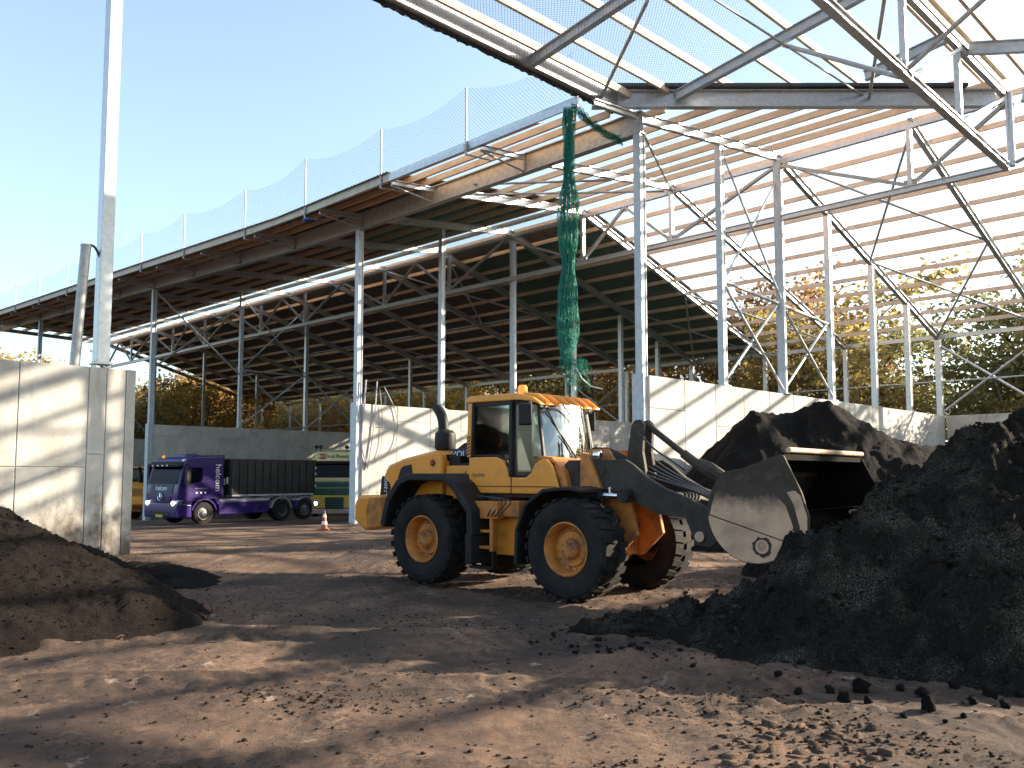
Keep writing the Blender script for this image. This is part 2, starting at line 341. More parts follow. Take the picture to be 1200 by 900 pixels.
def tag(o, label=None, cat=None, group=None, kind=None):
    if label: o['label'] = label
    if cat: o['category'] = cat
    if group: o['group'] = group
    if kind: o['kind'] = kind
    return o
def thing(name, label, cat, loc=(0, 0, 0), rz=0., group=None):
    o = bpy.data.objects.new(name, None); COL.objects.link(o); o.location = loc; o.rotation_euler = (0, 0, rz); o.empty_display_size = .3
    return tag(o, label, cat, group)
def text(name, body, size, m, parent, loc, rot, depth=.004, align='CENTER', sx=1., shear=0.):
    cu = bpy.data.curves.new(name, 'FONT'); cu.body = body; cu.size = size; cu.extrude = depth; cu.align_x = align; cu.align_y = 'CENTER'; cu.shear = shear
    cu.resolution_u = 3
    t = bpy.data.objects.new(name+'_tmp', cu); COL.objects.link(t)
    me = bpy.data.meshes.new_from_object(t.evaluated_get(bpy.context.evaluated_depsgraph_get()))
    bpy.data.objects.remove(t); me.materials.clear(); me.materials.append(m)
    o = bpy.data.objects.new(name, me); COL.objects.link(o); o.parent = parent; o.location = loc; o.rotation_euler = rot; o.scale = (sx, 1, 1)
    return o
def copy_tree(o, parent=None):
    c = o.copy(); COL.objects.link(c)
    if parent is not None: c.parent = parent
    for ch in list(o.children): copy_tree(ch, c)
    return c
def fastmesh(name, V, F, m, smooth=True):
    me = bpy.data.meshes.new(name); V = np.asarray(V, np.float32); F = np.asarray(F, np.int32); k = F.shape[1]
    me.vertices.add(len(V)); me.vertices.foreach_set('co', V.ravel()); me.loops.add(F.size); me.loops.foreach_set('vertex_index', F.ravel())
    me.polygons.add(len(F)); me.polygons.foreach_set('loop_start', np.arange(0, F.size, k, dtype=np.int32)); me.polygons.foreach_set('loop_total', np.full(len(F), k, np.int32))
    if smooth: me.polygons.foreach_set('use_smooth', np.ones(len(F), bool))
    me.materials.append(m); me.update(calc_edges=True); me.validate(); return me
def link(name, me, parent=None, loc=(0, 0, 0)):
    o = bpy.data.objects.new(name, me); COL.objects.link(o); o.parent = parent; o.location = loc; return o
def gridfaces(nx, ny, keep=None):
    i = np.arange(nx*ny).reshape(ny, nx); F = np.stack([i[:-1, :-1], i[:-1, 1:], i[1:, 1:], i[1:, :-1]], -1).reshape(-1, 4)
    if keep is not None: F = F[keep.ravel()[F].any(1)]
    return F

# ------------------------------------------------------------ ground sheet
TRK = [None]
def ground_z(X, Y, macro_only=False):
    p = r2*(-(X-OX)+(Y-OY)); z = -.031*np.clip(p-14.1, 0, 45)
    if macro_only: return z
    dist = np.hypot(X, Y); near = np.clip(1.6-dist/28, 0, 1)
    z = z+near*(.05*fbm(X*.35, Y*.35, 3, 3)+.035*fbm(X*1.5, Y*1.5, 9, 4, .6))
    lumps = np.clip(fbm(X*3.2, Y*3.2, 21, 3)-.12, 0, 1)*np.clip(fbm(X*.5, Y*.5, 5, 2)+.25, 0, 1)
    z = z+near*.15*lumps+near*.02*fbm(X*7, Y*7, 55, 3, .6)
    # tyre ruts sweeping through the yard
    trk = np.zeros(np.shape(X))
    for (a, b, c, k) in RUTS:
        t = (X-a[0])*b[0]+(Y-a[1])*b[1]; d0 = -(X-a[0])*b[1]+(Y-a[1])*b[0]-c*t*t
        for off in (-1.02, 1.02):
            d = np.abs(d0-off); mask = np.clip(1-d/.33, 0, 1); prof = np.where(d < .27, -.02, .018*np.clip(1-np.abs(d-.34)/.08, 0, 1))
            lug = .010*np.clip(3*np.sin(t*21+3*fbm(t*1.3, off+0*t, 77, 2)+np.sign(d0-off)*(d*9)), -1, 1)*(d < .25)*np.clip(fbm(X*1.1, Y*1.1, 61, 2)*3+.5, 0, 1)
            trk = np.maximum(trk, k*(d < .31)*np.clip(.15+1.3*vn(t*.45+7*off, off+0*t, 33), 0, 1)*(.75+.35*np.sin(t*21+3*fbm(t*1.3, off+0*t, 77, 2)+np.sign(d0-off)*(d*9))*near))
            z = z+near*k*(prof+lug)*np.clip(mask*6+.0, 0, 1)*np.clip(.5+1.5*vn(t*.35, off+0*t, 31), 0, 1)
    TRK[0] = trk
    return z
RUTS = [((-2, 4.9), (.955, .296), .015, 1.0), ((-8, 7), (.86, .51), -.012, .8), ((1, 6.6), (-.975, .22), .02, .8), ((-4, 22), (.93, -.36), .01, .7), ((1.64, 14.16), (.755, -.656), .03, .9), ((-6, 9.3), (.99, .12), -.02, .8), ((-3, 19), (.97, .24), .02, .7)]
def axis(lo, hi, d0, far, gr=1.25):
    a = list(np.arange(lo, hi, d0)); s = d0; x = a[-1]
    while x < far[1]: s *= gr; x += s; a.append(x)
    s = d0; x = a[0]; b = []
    while x > far[0]: s *= gr; x -= s; b.append(x)
    return np.array(b[::-1]+a)
gx = axis(-9, 9, .05, (-900, 900)); gy = axis(3.2, 14, .05, (-300, 1200), 1.12)
GX, GY = np.meshgrid(gx, gy); GZ = ground_z(GX, GY)
gm = fastmesh('ground', np.stack([GX, GY, GZ], -1).reshape(-1, 3), gridfaces(len(gx), len(gy)), M['ground'])
at = gm.attributes.new('track', 'FLOAT', 'POINT'); at.data.foreach_set('value', TRK[0].ravel().astype(np.float32))
tag(link('ground', gm), kind='structure', label='brown dirt yard with tyre tracks and patches of damp soil')

def gz(x, y):
    i = min(max(int(np.searchsorted(gx, x)), 1), len(gx)-1); j = min(max(int(np.searchsorted(gy, y)), 1), len(gy)-1)
    a = (x-gx[i-1])/(gx[i]-gx[i-1]); b = (y-gy[j-1])/(gy[j]-gy[j-1])
    return float((GZ[j-1, i-1]*(1-a)+GZ[j-1, i]*a)*(1-b)+(GZ[j, i-1]*(1-a)+GZ[j, i]*a)*b)
# ------------------------------------------------------------ heaps of compost
def cone_union(X, Y, ridge, slope_n, slope_f=None):
    H = np.full(X.shape, -9.)
    for (x0, y0, z0), (x1, y1, z1) in zip(ridge[:-1], ridge[1:]):
        dx, dy = x1-x0, y1-y0; L2 = dx*dx+dy*dy+1e-9
        t = np.clip(((X-x0)*dx+(Y-y0)*dy)/L2, 0, 1); D = np.hypot(X-x0-t*dx, Y-y0-t*dy)
        side = ((X-x0)*dy-(Y-y0)*dx) > 0
        sl = np.where(side, slope_n, slope_f if slope_f else slope_n)
        H = np.maximum(H, z0+t*(z1-z0)-sl*D-.25*np.exp(-D*2.2)+.0)
    return H
def heap(name, label, ridge, sn, sf, xr, yr, d, m, seed, rough=.09, clump=.06, clip=None):
    xs = np.arange(xr[0], xr[1], d); ys = np.arange(yr[0], yr[1], d); X, Y = np.meshgrid(xs, ys)
    wx = X+.35*fbm(X*.8, Y*.8, seed, 3); wy = Y+.35*fbm(X*.8+40, Y*.8, seed+1, 3)
    H = cone_union(wx, wy, ridge, sn, sf)
    base = ground_z(X, Y, True)
    amp = np.clip((H+.3)/.6, 0, 1)
    n = fbm(X*1.7, Y*1.7, seed+5, 4, .55)*rough*2.4+fbm(X*6, Y*6, seed+6, 3, .6)*rough
    gl = np.abs(fbm(X*.9+.5*fbm(X*2, Y*2, seed+20, 2), Y*.45, seed+21, 3, .55)); n = n+rough*2.2*(gl-.25)
    c = np.abs(fbm(X*11, Y*11, seed+8, 3, .65))+.45*fbm(X*23, Y*23, seed+9, 2, .7); H = H+amp*(n+clump*c)
    c2 = np.clip(vn(X*5, Y*5, seed+11)-.62, 0, 1); H = H+amp*clump*2.2*c2
    if clip is not None: H = np.where(clip(X, Y), H, -1)
    keep = H > -.12
    Z = np.maximum(H, -.25)+base
    ox, oy = ridge[len(ridge)//2][:2]
    V = np.stack([X-ox, Y-oy, Z], -1).reshape(-1, 3); F = gridfaces(len(xs), len(ys), keep)
    used = np.unique(F); mp = np.zeros(len(V), int); mp[used] = np.arange(len(used))
    o = link(name, fastmesh(name, V[used], mp[F], m), None, (ox, oy, 0)); tag(o, label, 'compost heap')
    return (xs, ys, Z, keep)
def sample(h, x, y):
    xs, ys, Z, k = h; i = int((x-xs[0])/(xs[1]-xs[0])); j = int((y-ys[0])/(ys[1]-ys[0]))
    if 0 <= i < len(xs) and 0 <= j < len(ys): return Z[j, i]
    return 0
RIDGE_R = [(-.1, 11.4, -.02), (.5, 11.2, .22), (1.3, 11.0, .46), (2.15, 10.8, .68), (2.94, 10.4, .92), (3.62, 10.4, 1.25), (3.95, 10.5, 1.62), (4.87, 10.8, 2.12), (5.4, 10.85, 2.36), (5.8, 10.95, 2.72), (6.2, 11.0, 2.86), (7.2, 11.2, 2.86), (9, 11.8, 2.6), (12, 12.5, 1.6)]
HR = heap('compost_heap', 'large near heap of dark grey compost at right with a bright crumbly peak', RIDGE_R, .80, 1.0, (-1.4, 15), (6.4, 16), .035, M['soil'], 11, .13, .085)
RIDGE_L = [(-16, 13.6, 4.0), (-11, 12.9, 3.05), (-7.5, 12.5, 1.60), (-6.1, 12.3, .88), (-4.86, 12.2, .36), (-3.9, 12.1, .03)]
HL = heap('compost_heap', 'smooth brown compost heap at left sloping down in front of the tall concrete wall', RIDGE_L, .47, .6, (-17, -2.9), (5.5, 17), .04, M['soilb'], 43, .035, .05)
RIDGE_S = [(-7.6, 17.0, .5), (-6.6, 16.2, .52), (-5.9, 15.6, .36), (-4.9, 14.6, .1)]
heap('compost_heap', 'low dark mound of compost at the foot of the left concrete wall', RIDGE_S, .45, .45, (-9.6, -3.4), (13.2, 18.6), .05, M['soild'], 71, .05, .04)
inbay = lambda X, Y: (r2*(-(X-OX)+(Y-OY)) < -.24)
RIDGE_B = [(6.3, 24.6, 2.9), (7.15, 25.4, 4.15), (8.3, 25.8, 4.05), (9.5, 25.8, 4.42), (10.2, 25.8, 4.2), (11.2, 25.8, 3.5), (13.5, 26.5, 2.9), (17, 28, 2.5)]
HB = heap('compost_heap', 'tall dark rounded compost heap against the sunlit wall', RIDGE_B, 1.15, 1.1, (1.2, 24), (17.5, 34), .08, M['soild'], 97, .07, .05, inbay)
RIDGE_M = [(5.2, 17.4, .6), (6.3, 17.2, 1.6), (7.4, 17.0, 2.2), (8.8, 16.8, 2.55), (10.5, 16.6, 2.3), (14, 17, 1.8)]
HM = heap('compost_heap', 'black compost heap between the bucket and the tall rear heap, pale pipe on it', RIDGE_M, .9, .9, (2.6, 18), (13.2, 21.5), .06, M['soild'], 131, .09, .06)

# ------------------------------------------------------------ loose clods
def blob(seed, sub=2, amp=.3):
    b = bmesh.new(); bmesh.ops.create_icosphere(b, subdivisions=sub, radius=1); rg = random.Random(seed)
    o = [Vector((rg.uniform(-9, 9), rg.uniform(-9, 9), rg.uniform(-9, 9))) for _ in range(3)]
    from mathutils import noise as mn
    for v in b.verts:
        k = 1+amp*mn.noise(v.co*1.3+o[0])+amp*.6*mn.noise(v.co*3.1+o[1]); v.co *= k; v.co.z *= .8
    V = [tuple(v.co) for v in b.verts]; F = [tuple(v.index for v in f.verts) for f in b.faces]; b.free(); return V, F
clodm = []
for s in range(5):
    mb = MB(); mb.v, mb.f = blob(s, 2, .75); clodm.append(mb.mesh('clod', M['clod'], True))
CL = [(972, 805, 13), (990, 815, 18), (1010, 802, 21), (1018, 822, 12), (1055, 808, 12), (1082, 812, 17), (1088, 826, 22), (1118, 806, 16), (1140, 822, 13), (1160, 812, 19), (1178, 824, 15), (1195, 812, 15), (1060, 838, 9), (935, 806, 11), (912, 795, 10), (1130, 838, 9), (1108, 845, 7)]
def gp(u, v):    # ground point seen at photo pixel
    th = R_(4.5); cx = (u-600)/1005; cu = -(v-476.9)/1005
    d = Vector((cx, math.cos(th)-cu*math.sin(th), math.sin(th)+cu*math.cos(th))); t = -CAMH/d.z; return d.x*t, d.y*t
ORD = 'first second third fourth fifth sixth seventh eighth ninth tenth eleventh twelfth thirteenth fourteenth fifteenth sixteenth seventeenth'.split()
rank = {j: k for k, j in enumerate(sorted(range(len(CL)), key=lambda j: CL[j][0]))}
rg = random.Random(5)
for i, (u, v, w) in enumerate(CL):
    x, y = gp(u, v+w*.35); rad = w*y/1005*.46
    o = link('soil_clod', clodm[i % 5], None, (x, y, gz(x, y)+rad*.45)); o.scale = (rad, rad, rad); o.rotation_euler = (rg.random()*6, rg.random()*6, rg.random()*6)
    tag(o, 'dark lump of compost at the foot of the near heap, %s from the left' % ORD[rank[i]], 'clod', 'lumps of compost along the near heap')
def scatter(name, n, gen, label, seed, m=None):
    rg = random.Random(seed); vs = []; fs = []; proto = [blob(90+k, 1, .9) for k in range(6)]
    for i in range(n):
        r = gen(rg)
        if r is None: continue
        x, y, z, s = r; V, F = proto[i % 6]; a = rg.random()*6.28; ca, sa = math.cos(a), math.sin(a); b = len(vs)
        vs += [(x+s*(vx*ca-vy*sa), y+s*(vx*sa+vy*ca)*rg.uniform(.8, 1), z+s*vz) for vx, vy, vz in V]; fs += [(b+p, b+q, b+r_) for p, q, r_ in F]
    o = link(name, fastmesh(name, vs, fs, m or M['clod'], False)); tag(o, label, 'soil crumbs', None, 'stuff'); return o
def on_heap(h, lo, hi, sk=2.5):
    xs, ys, Z, k = h
    def g(rg):
        x = rg.uniform(xs[0]+.1, xs[-1]-.1); y = rg.uniform(ys[0]+.1, ys[-1]-.1)
        i = int((x-xs[0])/(xs[1]-xs[0])); j = int((y-ys[0])/(ys[1]-ys[0]))
        if not k[j, i]: return None
        s = lo+(hi-lo)*rg.random()**sk; return x, y, Z[j, i]+s*.25, s
    return g
scatter('soil_crumbs', 30000, on_heap(HR, .008, .05, 4), 'crumbs of dark compost over the near right heap', 3, M['soil'])
scatter('soil_crumbs', 15000, on_heap(HL, .006, .024, 4), 'crumbs of brown compost over the left heap', 4, M['soilb'])
def toe(rg):
    t = rg.random(); x = .2+9*t; y = 10.7-3.3*min(1, t*1.15)+rg.gauss(-.1, .4); s = .008+.04*rg.random()**6
    if y < 4: return None
    return x, y, gz(x, y)+s*.4, s
scatter('soil_crumbs', 900, toe, 'small lumps of soil strewn along the toe of the right heap', 6)
def yard(rg):
    for _ in range(12):
        y = 4.4+20*rg.random()**1.9; x = rg.uniform(-.72, .72)*y
        if rg.random() < max(.06, (float(vn(np.array(x*.55+y*.25), np.array(y*.9), 88))-.38)*1.7): break
    s = .004+.020*rg.random()**4
    return x, y, gz(x, y)+s*.15, s
scatter('soil_crumbs', 22000, yard, 'crumbs of soil scattered in drifts over the dirt yard', 8, M['crumb'])
# churned tyre print in the foreground
def track_print():
    rg = random.Random(2); vs = []; fs = []
    for row in range(14):
        for c_ in range(10):
            u = 868+c_*21+rg.uniform(-12, 12)-row*2; v = 842+row*5.2+c_*1.4+rg.uniform(-4, 4)
            x, y = gp(u, v); z = gz(x, y)
            if rg.random() < .18+.05*abs(c_-5): continue
            L_, Wd, Hh = rg.uniform(.02, .085), rg.uniform(.012, .034), rg.uniform(.02, .07); a = .15+rg.gauss(0, .5); ca, sa = math.cos(a), math.sin(a); b = len(vs)
            for (sx, sy, sz) in [(-1, -1, -1), (1, -1, -1), (1, 1, -1), (-1, 1, -1), (-.8, -.5, 1), (.75, -.6, .8), (.7, .5, 1), (-.8, .6, .7)]:
                lx, ly = sx*L_*rg.uniform(.8, 1.2), sy*Wd*rg.uniform(.7, 1.3); vs.append((x+lx*ca-ly*sa, y+lx*sa+ly*ca, z+sz*Hh*.6*rg.uniform(.6, 1.2)))
            fs += [tuple(b+k for k in f) for f in [(4, 5, 6, 7), (0, 1, 5, 4), (1, 2, 6, 5), (2, 3, 7, 6), (3, 0, 4, 7)]]
    o = link('tyre_print', fastmesh('tyre_print', vs, fs, M['ground'], False)); tag(o, 'churned tyre print of raised mud blocks in the foreground dirt', 'tyre print', None, 'stuff')
track_print()

# ------------------------------------------------------------ concrete bay walls
def wall(label, a, b, h, segs, splits, T=.36, z0f=None, name='concrete_wall'):
    """a, b: (p,q) ends; segs: joint positions 0..1 along; each panel is its own slab"""
    A = W(*a); B = W(*b); L = (B-A).length; d = (B-A)/L; nrm = Vector((d.y, -d.x, 0))
    root = thing(name, label, 'wall', (A.x, A.y, 0))
    core = MB(); core.beam(A+d*.02+Vector((0, 0, (h-.02-1)/2)), B-d*.02+Vector((0, 0, (h-.02-1)/2)), T-.05, h-.02+1)
    core.build('wall_core', M['concrete'], root, (A.x, A.y, 0))
    rg = random.Random(int(L*100))
    for i, (s0, s1) in enumerate(zip(segs[:-1], segs[1:])):
        zs = [-.9]+list(splits[i % len(splits)])+[h]
        for z0, z1 in zip(zs[:-1], zs[1:]):
            g = .008; P0 = A+d*(s0+g); P1 = A+d*(s1-g); j = rg.uniform(-.004, .004)
            m = MB(); m.beam(P0+Vector((0, 0, (z0+z1)/2)), P1+Vector((0, 0, (z0+z1)/2)), T+j, z1-z0-2*g)
            o = m.build('panel', M['concrete'], root, (A.x, A.y, 0), bevel=.012)
    return root
def segs(L, w, first=0.): return [0.]+[x for x in np.arange(first or w, L-.3, w)]+[L]
H_ = 4.86
lw = [0, .25, .71, 1.12, 2.63]+[2.63+1.75*k for k in range(1, 9)]
wall('tall pale concrete wall at far left rising behind the brown heap', (7, -11.85), (7, -11.85-lw[-1]), 4.57, lw, [(), (), (2.45,), (2.14,), (2.14,), (2.14,)])
wall('sunlit concrete wall striped with roof shadows behind the loader bucket and rear heap', (0, .1), (0, 24.6), H_, segs(24.5, 1.75, 1.83), [(1.2, 3.9), (2.3,), (1.2, 3.5)])
wall('sunlit concrete wall behind the rear of the loader with cable loops hanging on it', (14.3, .1), (14.3, 24.6), H_, segs(24.5, 1.8, 1.78), [(1.2, 3.9), (2.6, 4.2), (1.2, 3.5)])
wall('shaded blue grey concrete wall standing behind the purple truck', (35, .1), (35, 24.6), H_, segs(24.5, 2.03, 1.98), [(4.2,), ()])
wall('distant shaded concrete wall seen left of the purple truck', (56, .1), (56, 24.6), H_, segs(24.5, 2.03), [(4.2,), ()])
wall('low far concrete wall closing the bays at right', (-.25, 24.8), (-30, 24.8), H_, segs(29.75, 1.8), [(2.4,)])
wall('far concrete back wall closing the bays behind the trucks', (.25, 24.8), (70, 24.8), H_, segs(69.75, 3.0), [(2.4,)])

# ------------------------------------------------------------ steel shed
SHO = Vector((OX, OY, 0))
shed = thing('open_shed', 'large steel framed shed with timber purlins, half roofed and half still open skeleton', 'shed', SHO)
def sb(mb, name, m, bevel=0.): return mb.build(name, m, shed, SHO, bevel=bevel)
def eaveA(p): return 12.75+.04*max(0, p-17)
def ridgeA(p): return 14.1+.006*max(0, p-10)
def zA(p, q): t = (q+2.2)/10.7; return eaveA(p)*(1-t)+ridgeA(p)*t
def zB(p, q): return ridgeA(p)-.305*(q-8.5)
def zC(p): return 13.42+.155*(.5-p)
def zCf(p): return 14.1-.305*(-7.6-p)
PE = 68.
RP = [0, 4.7, 9.4, 14.1]+[14.1+5.225*k for k in range(1, 5)]+[35+5.25*k for k in range(1, 5)]+[61.5, 67]
# columns on the bay walls
def column(p, q, top, w=.24, z0=H_, m='galv', rnd=False, label=None):
    mb = MB()
    if rnd: mb.tube([W(p, q, z0), W(p, q, top)], w/2, 14)
    else:
        mb.ibeam(W(p, q, z0), W(p, q, top), w, w, .03, up=(r2, r2, 0)); mb.beam(W(p, q, z0), W(p, q, top), w*.86, w*.86-.06)
    mb.beam(W(p, q, z0), W(p, q, z0+.03), w+.16, w+.16)
    return sb(mb, 'column', M[m])
for p, qs in [(0, [4.45, 8.5, 12.5, 16.7, 20.6]), (14.3, [4.45, 9.0, 13.5, 17.5, 21]), (35, [5.5, 10.2, 14.6, 19]), (56, [4.5, 8.7, 13, 18])]:
    for q in qs:
        top = (zA(p, q) if q < 8.6 else zB(p, q))-.57
        column(p, q, top, .34 if abs(q-8.5) < .6 else .22, m='bluesteel' if q < 9.2 else 'galv', rnd=abs(q-8.5) < .6)
for p in (0, 14.3, 35, 56):            # columns at the wall ends carry the girder; wide steel plate caps the wall end
    zb = eaveA(p)+.25-.93; g0 = G(*W(p, 0)[:2])
    m = MB(); m.ibeam(W(p, -.02, g0), W(p, -.02, zb), .25, .25, .03, up=(r2, r2, 0)); m.beam(W(p, -.02, g0), W(p, -.02, zb), .2, .18); sb(m, 'column', M['bluesteel'])
    m = MB(); m.beam(W(p, -.19, g0), W(p, -.19, H_+.04), .42, .05, up=(r2, r2, 0)); sb(m, 'end_plate', M['bluesteel'])
for p in [-23, -18.8, -14.1, -9.4, -4.7, 4.7, 9.4]+RP[4:]:
    column(p, 24.6, zB(max(p, 0), 24.6)-.55, .2)
column(0, 24.6, zB(0, 24.6)-.55, .26)
column(14.3, 24.6, zB(14, 24.6)-.55, .26)
# girder under roof A along the wall ends
cuts = [-.15]+[p for p in RP if p > 0]
for p0, p1 in zip(cuts[:-1], cuts[1:]):
    m = MB(); f = lambda p: W(p, 0, eaveA(p)+.28-.6)
    m.ibeam(f(p0+.004), f(p1-.004), .26, .68, .035); m.beam(f(p1)-Vector((0, 0, 0)), f(p1)+W(.02, 0)-W(0, 0), .22, .6)
    sb(m, 'girder', M['galvd'])
# rafters
for p in RP:
    m = MB(); a, b = W(p, -2.1, zA(p, -2.1)-.34), W(p, -.16, zA(p, -.16)-.40)
    m.ibeam(a, b, .14, .18, .02); m.ibeam(W(p, .16, zA(p, .16)-.41), W(p, 8.4, zA(p, 8.4)-.41), .16, .3, .022); sb(m, 'rafter', M['galv'])
for p in [-4.7]+RP:
    q0 = max(8.6, -p+.3)
    m = MB(); m.ibeam(W(p, q0, zB(p, q0)-.41), W(p, 24.7, zB(p, 24.7)-.41), .18, .3, .024); sb(m, 'rafter', M['galv'])
for q in (.7, -4.2, -8.9, -13.6):
    p0 = -.85 if q > 0 else .5; m = MB(); m.ibeam(W(p0, q, zC(p0)-.41), W(-7.5, q, zC(-7.5)-.41), .18, .3, .024); sb(m, 'rafter', M['bluesteel'])
for q in (4.7,):
    m = MB(); m.ibeam(W(-4.85, q, zC(-4.85)-.41), W(-7.5, q, zC(-7.5)-.41), .18, .3, .024); sb(m, 'rafter', M['bluesteel'])
for q in (9.4, 4.7, 0, -4.7, -9.4, -14.1):
    p0 = min(-7.7, -q-.3); m = MB(); m.ibeam(W(p0, q, zCf(p0)-.41), W(-23.5, q, zCf(-23.5)-.41), .18, .34, .024); sb(m, 'rafter', M['bluesteel'])
# valley and hip
m = MB(); m.ibeam(W(1.0, -1.0, 13.16), W(-7.55, 7.55, 13.2), .24, .52, .03)
for k in range(1, 5): s = k/5.; m.beam(W(1-8.55*s, -1+8.55*s, 12.95), W(1-8.55*s, -1+8.55*s, 13.37), .02, .2, up=(1, 0, 0))
sb(m, 'valley_beam', M['galv'])
m = MB(); m.beam(W(1.3, -1.3, 13.52), W(-6.9, 6.9, 13.53), .5, .10); sb(m, 'valley_gutter', M['gutter'])
m = MB(); m.ibeam(W(-8.0, 8.7, 13.55), W(-23.4, 24.6, 8.75), .2, .4, .028); sb(m, 'hip_beam', M['bluesteel'])
# eave boards
for k, (p0, p1) in enumerate(zip([.5]+[p for p in RP if p > 1], [p for p in RP if p > 1])):
    m = MB(); m.beam(W(p0+.004, -2.2, eaveA(p0)-.16), W(p1-.004, -2.2, eaveA(p1)-.16), .06, .30); sb(m, 'eave_board', M['galv' if p1 < 9.5 else 'fascia'])
for q0, q1 in [(-14.1, -9.4), (-9.4, -4.2), (-4.2, -.5), (-.5, .3)]:
    m = MB(); m.ibeam(W(.55, q0+.004, 13.15), W(.55, q1-.004, 13.15), .2, .46, .03); m.beam(W(.47, q0+.01, 13.15), W(.47, q1-.01, 13.15), .05, .38); sb(m, 'eave_board', M['galv'])
m = MB(); m.beam(W(-23.9, 24.7, 8.75), W(0, 24.7, 8.80), .12, .2); m.beam(W(0, 24.7, 8.80), W(PE, 24.7, 9.1), .12, .2); sb(m, 'eave_beam', M['galv'])
# ridge truss of the long wing, q = 8.5
def truss(f, nodes, tops, bots, ztop, zbot, name, w=.13):
    t = MB()
    for a, b in zip(nodes[:-1], nodes[1:]): t.beam(f(a, ztop(a)), f(b, ztop(b)), .16, .16)
    T = sb(t, 'top_chord', M['galv'])
    t = MB()
    for a, b in zip(nodes[:-1], nodes[1:]): t.ibeam(f(a, zbot(a)), f(b, zbot(b)), .2, .2, .03); t.beam(f(a, zbot(a)), f(b, zbot(b)), .1, .15)
    sb(t, 'bottom_chord', M['galv'])
    seq = sorted([(x, 1) for x in tops]+[(x, 0) for x in bots])
    for (a, ta), (b, tb) in zip(seq[:-1], seq[1:]):
        if ta != tb:
            t = MB(); t.beam(f(a, ztop(a)-.08 if ta else zbot(a)+.1), f(b, ztop(b)-.08 if tb else zbot(b)+.1), w, w*.8); sb(t, 'web_brace', M['galvd'])
    for a in tops:
        t = MB(); d_ = .22; t.beam(f(a-d_, ztop(a)-.16), f(a+d_, ztop(a)-.16), .02, .26); sb(t, 'gusset_plate', M['galvd'])
    for b in bots:
        t = MB(); t.beam(f(b-.22, zbot(b)+.18), f(b+.22, zbot(b)+.18), .02, .26); sb(t, 'gusset_plate', M['galvd'])
        t = MB(); t.beam(f(b, zbot(b)+.1), f(b, ztop(b)-.08), .15, .15); sb(t, 'web_post', M['galv'])
tops = [-7.6, 0, 7.05, 14.3]; bots = [-4.7, 4.7, 9.4]
x = 14.3
while x < 60: bots += [x+4.2]; tops += [x+7.]; bots += [x+9.8]; tops += [x+14]; x += 14
truss(lambda p, z: W(p, 8.5, z), [-7.6, -4.7, 0, 4.7, 9.4, 14.3, 22, 30, 38, 46, 54, 62, 68], tops, bots, lambda p: ridgeA(p)-.65, lambda p: 11.35+.006*max(0, p-10), 'ridge')
m = MB(); m.tube([W(-7.7, 8.4, 11.3), W(-7.7, 8.4, 13.6)], .11, 12); sb(m, 'king_post', M['galv'])
# ridge truss of the near wing, p = -7.6
truss(lambda q, z: W(-7.6, q, z), [-14.1, -9.4, -4.7, 0, 4, 8.2], [], [4.05, .2, -4.7, -9.4], lambda q: 13.53, lambda q: 11.28+.02*(8.2-q), 'near')
for a in ((-7.6, 4.05, 11.4, 8.2, 13.4), ): m = MB(); m.beam(W(a[0], a[1], a[2]), W(a[0], a[3], a[4]), .12, .1); sb(m, 'web_brace', M['bluesteel'])
m = MB(); m.ibeam(W(-7.6, -14.1, 13.82), W(-7.6, 8.3, 13.82), .24, .44, .03); sb(m, 'ridge_beam', M['fascia'])
# purlins
def purlin(a, b, mm='timber', w=.085, h=.22):
    m = MB(); m.beam(a, b, w, h); return sb(m, 'purlin', M[mm])
def runs(p0, p1):
    c = [p0]+[x for x in RP[::2]+[-9.4, -18.8] if p0+1.5 < x < p1-1.5]+[p1]; c.sort(); return list(zip(c[:-1], c[1:]))
for q in (-1.95, -1.2, -.45, .75, 2.0, 3.25, 4.5, 5.75, 7.0, 8.1):
    for a, b in runs(max(-q+.3, -7.3), PE): purlin(W(a+.01, q, zA(a, q)-.14), W(b-.01, q, zA(b, q)-.14))
for q in (9.0, 10.3, 11.65, 13.0, 14.35, 15.7, 17.05, 18.4, 19.75, 21.1, 22.45, 23.8):
    for a, b in runs(-q+.3, PE): purlin(W(a+.01, q, zB(a, q)-.14), W(b-.01, q, zB(b, q)-.14), 'timber2', .08, .18)
for p in (.2, -.65, -1.9, -3.15, -4.4, -5.65, -6.9):
    purlin(W(p, -1.35*p+.1, zC(p)-.14), W(p, -5, zC(p)-.14), 'timber2', .09); purlin(W(p, -5.02, zC(p)-.14), W(p, -14.2, zC(p)-.14), 'timber2', .09)
for p in (-8.4, -9.9, -11.4, -12.9, -14.4, -16, -17.6, -19.2, -20.8, -22.4):
    purlin(W(p, -p-.3, zCf(p)-.14), W(p, -4, zCf(p)-.14), 'timber2', .09); purlin(W(p, -4.02, zCf(p)-.14), W(p, -14.2, zCf(p)-.14), 'timber2', .09)
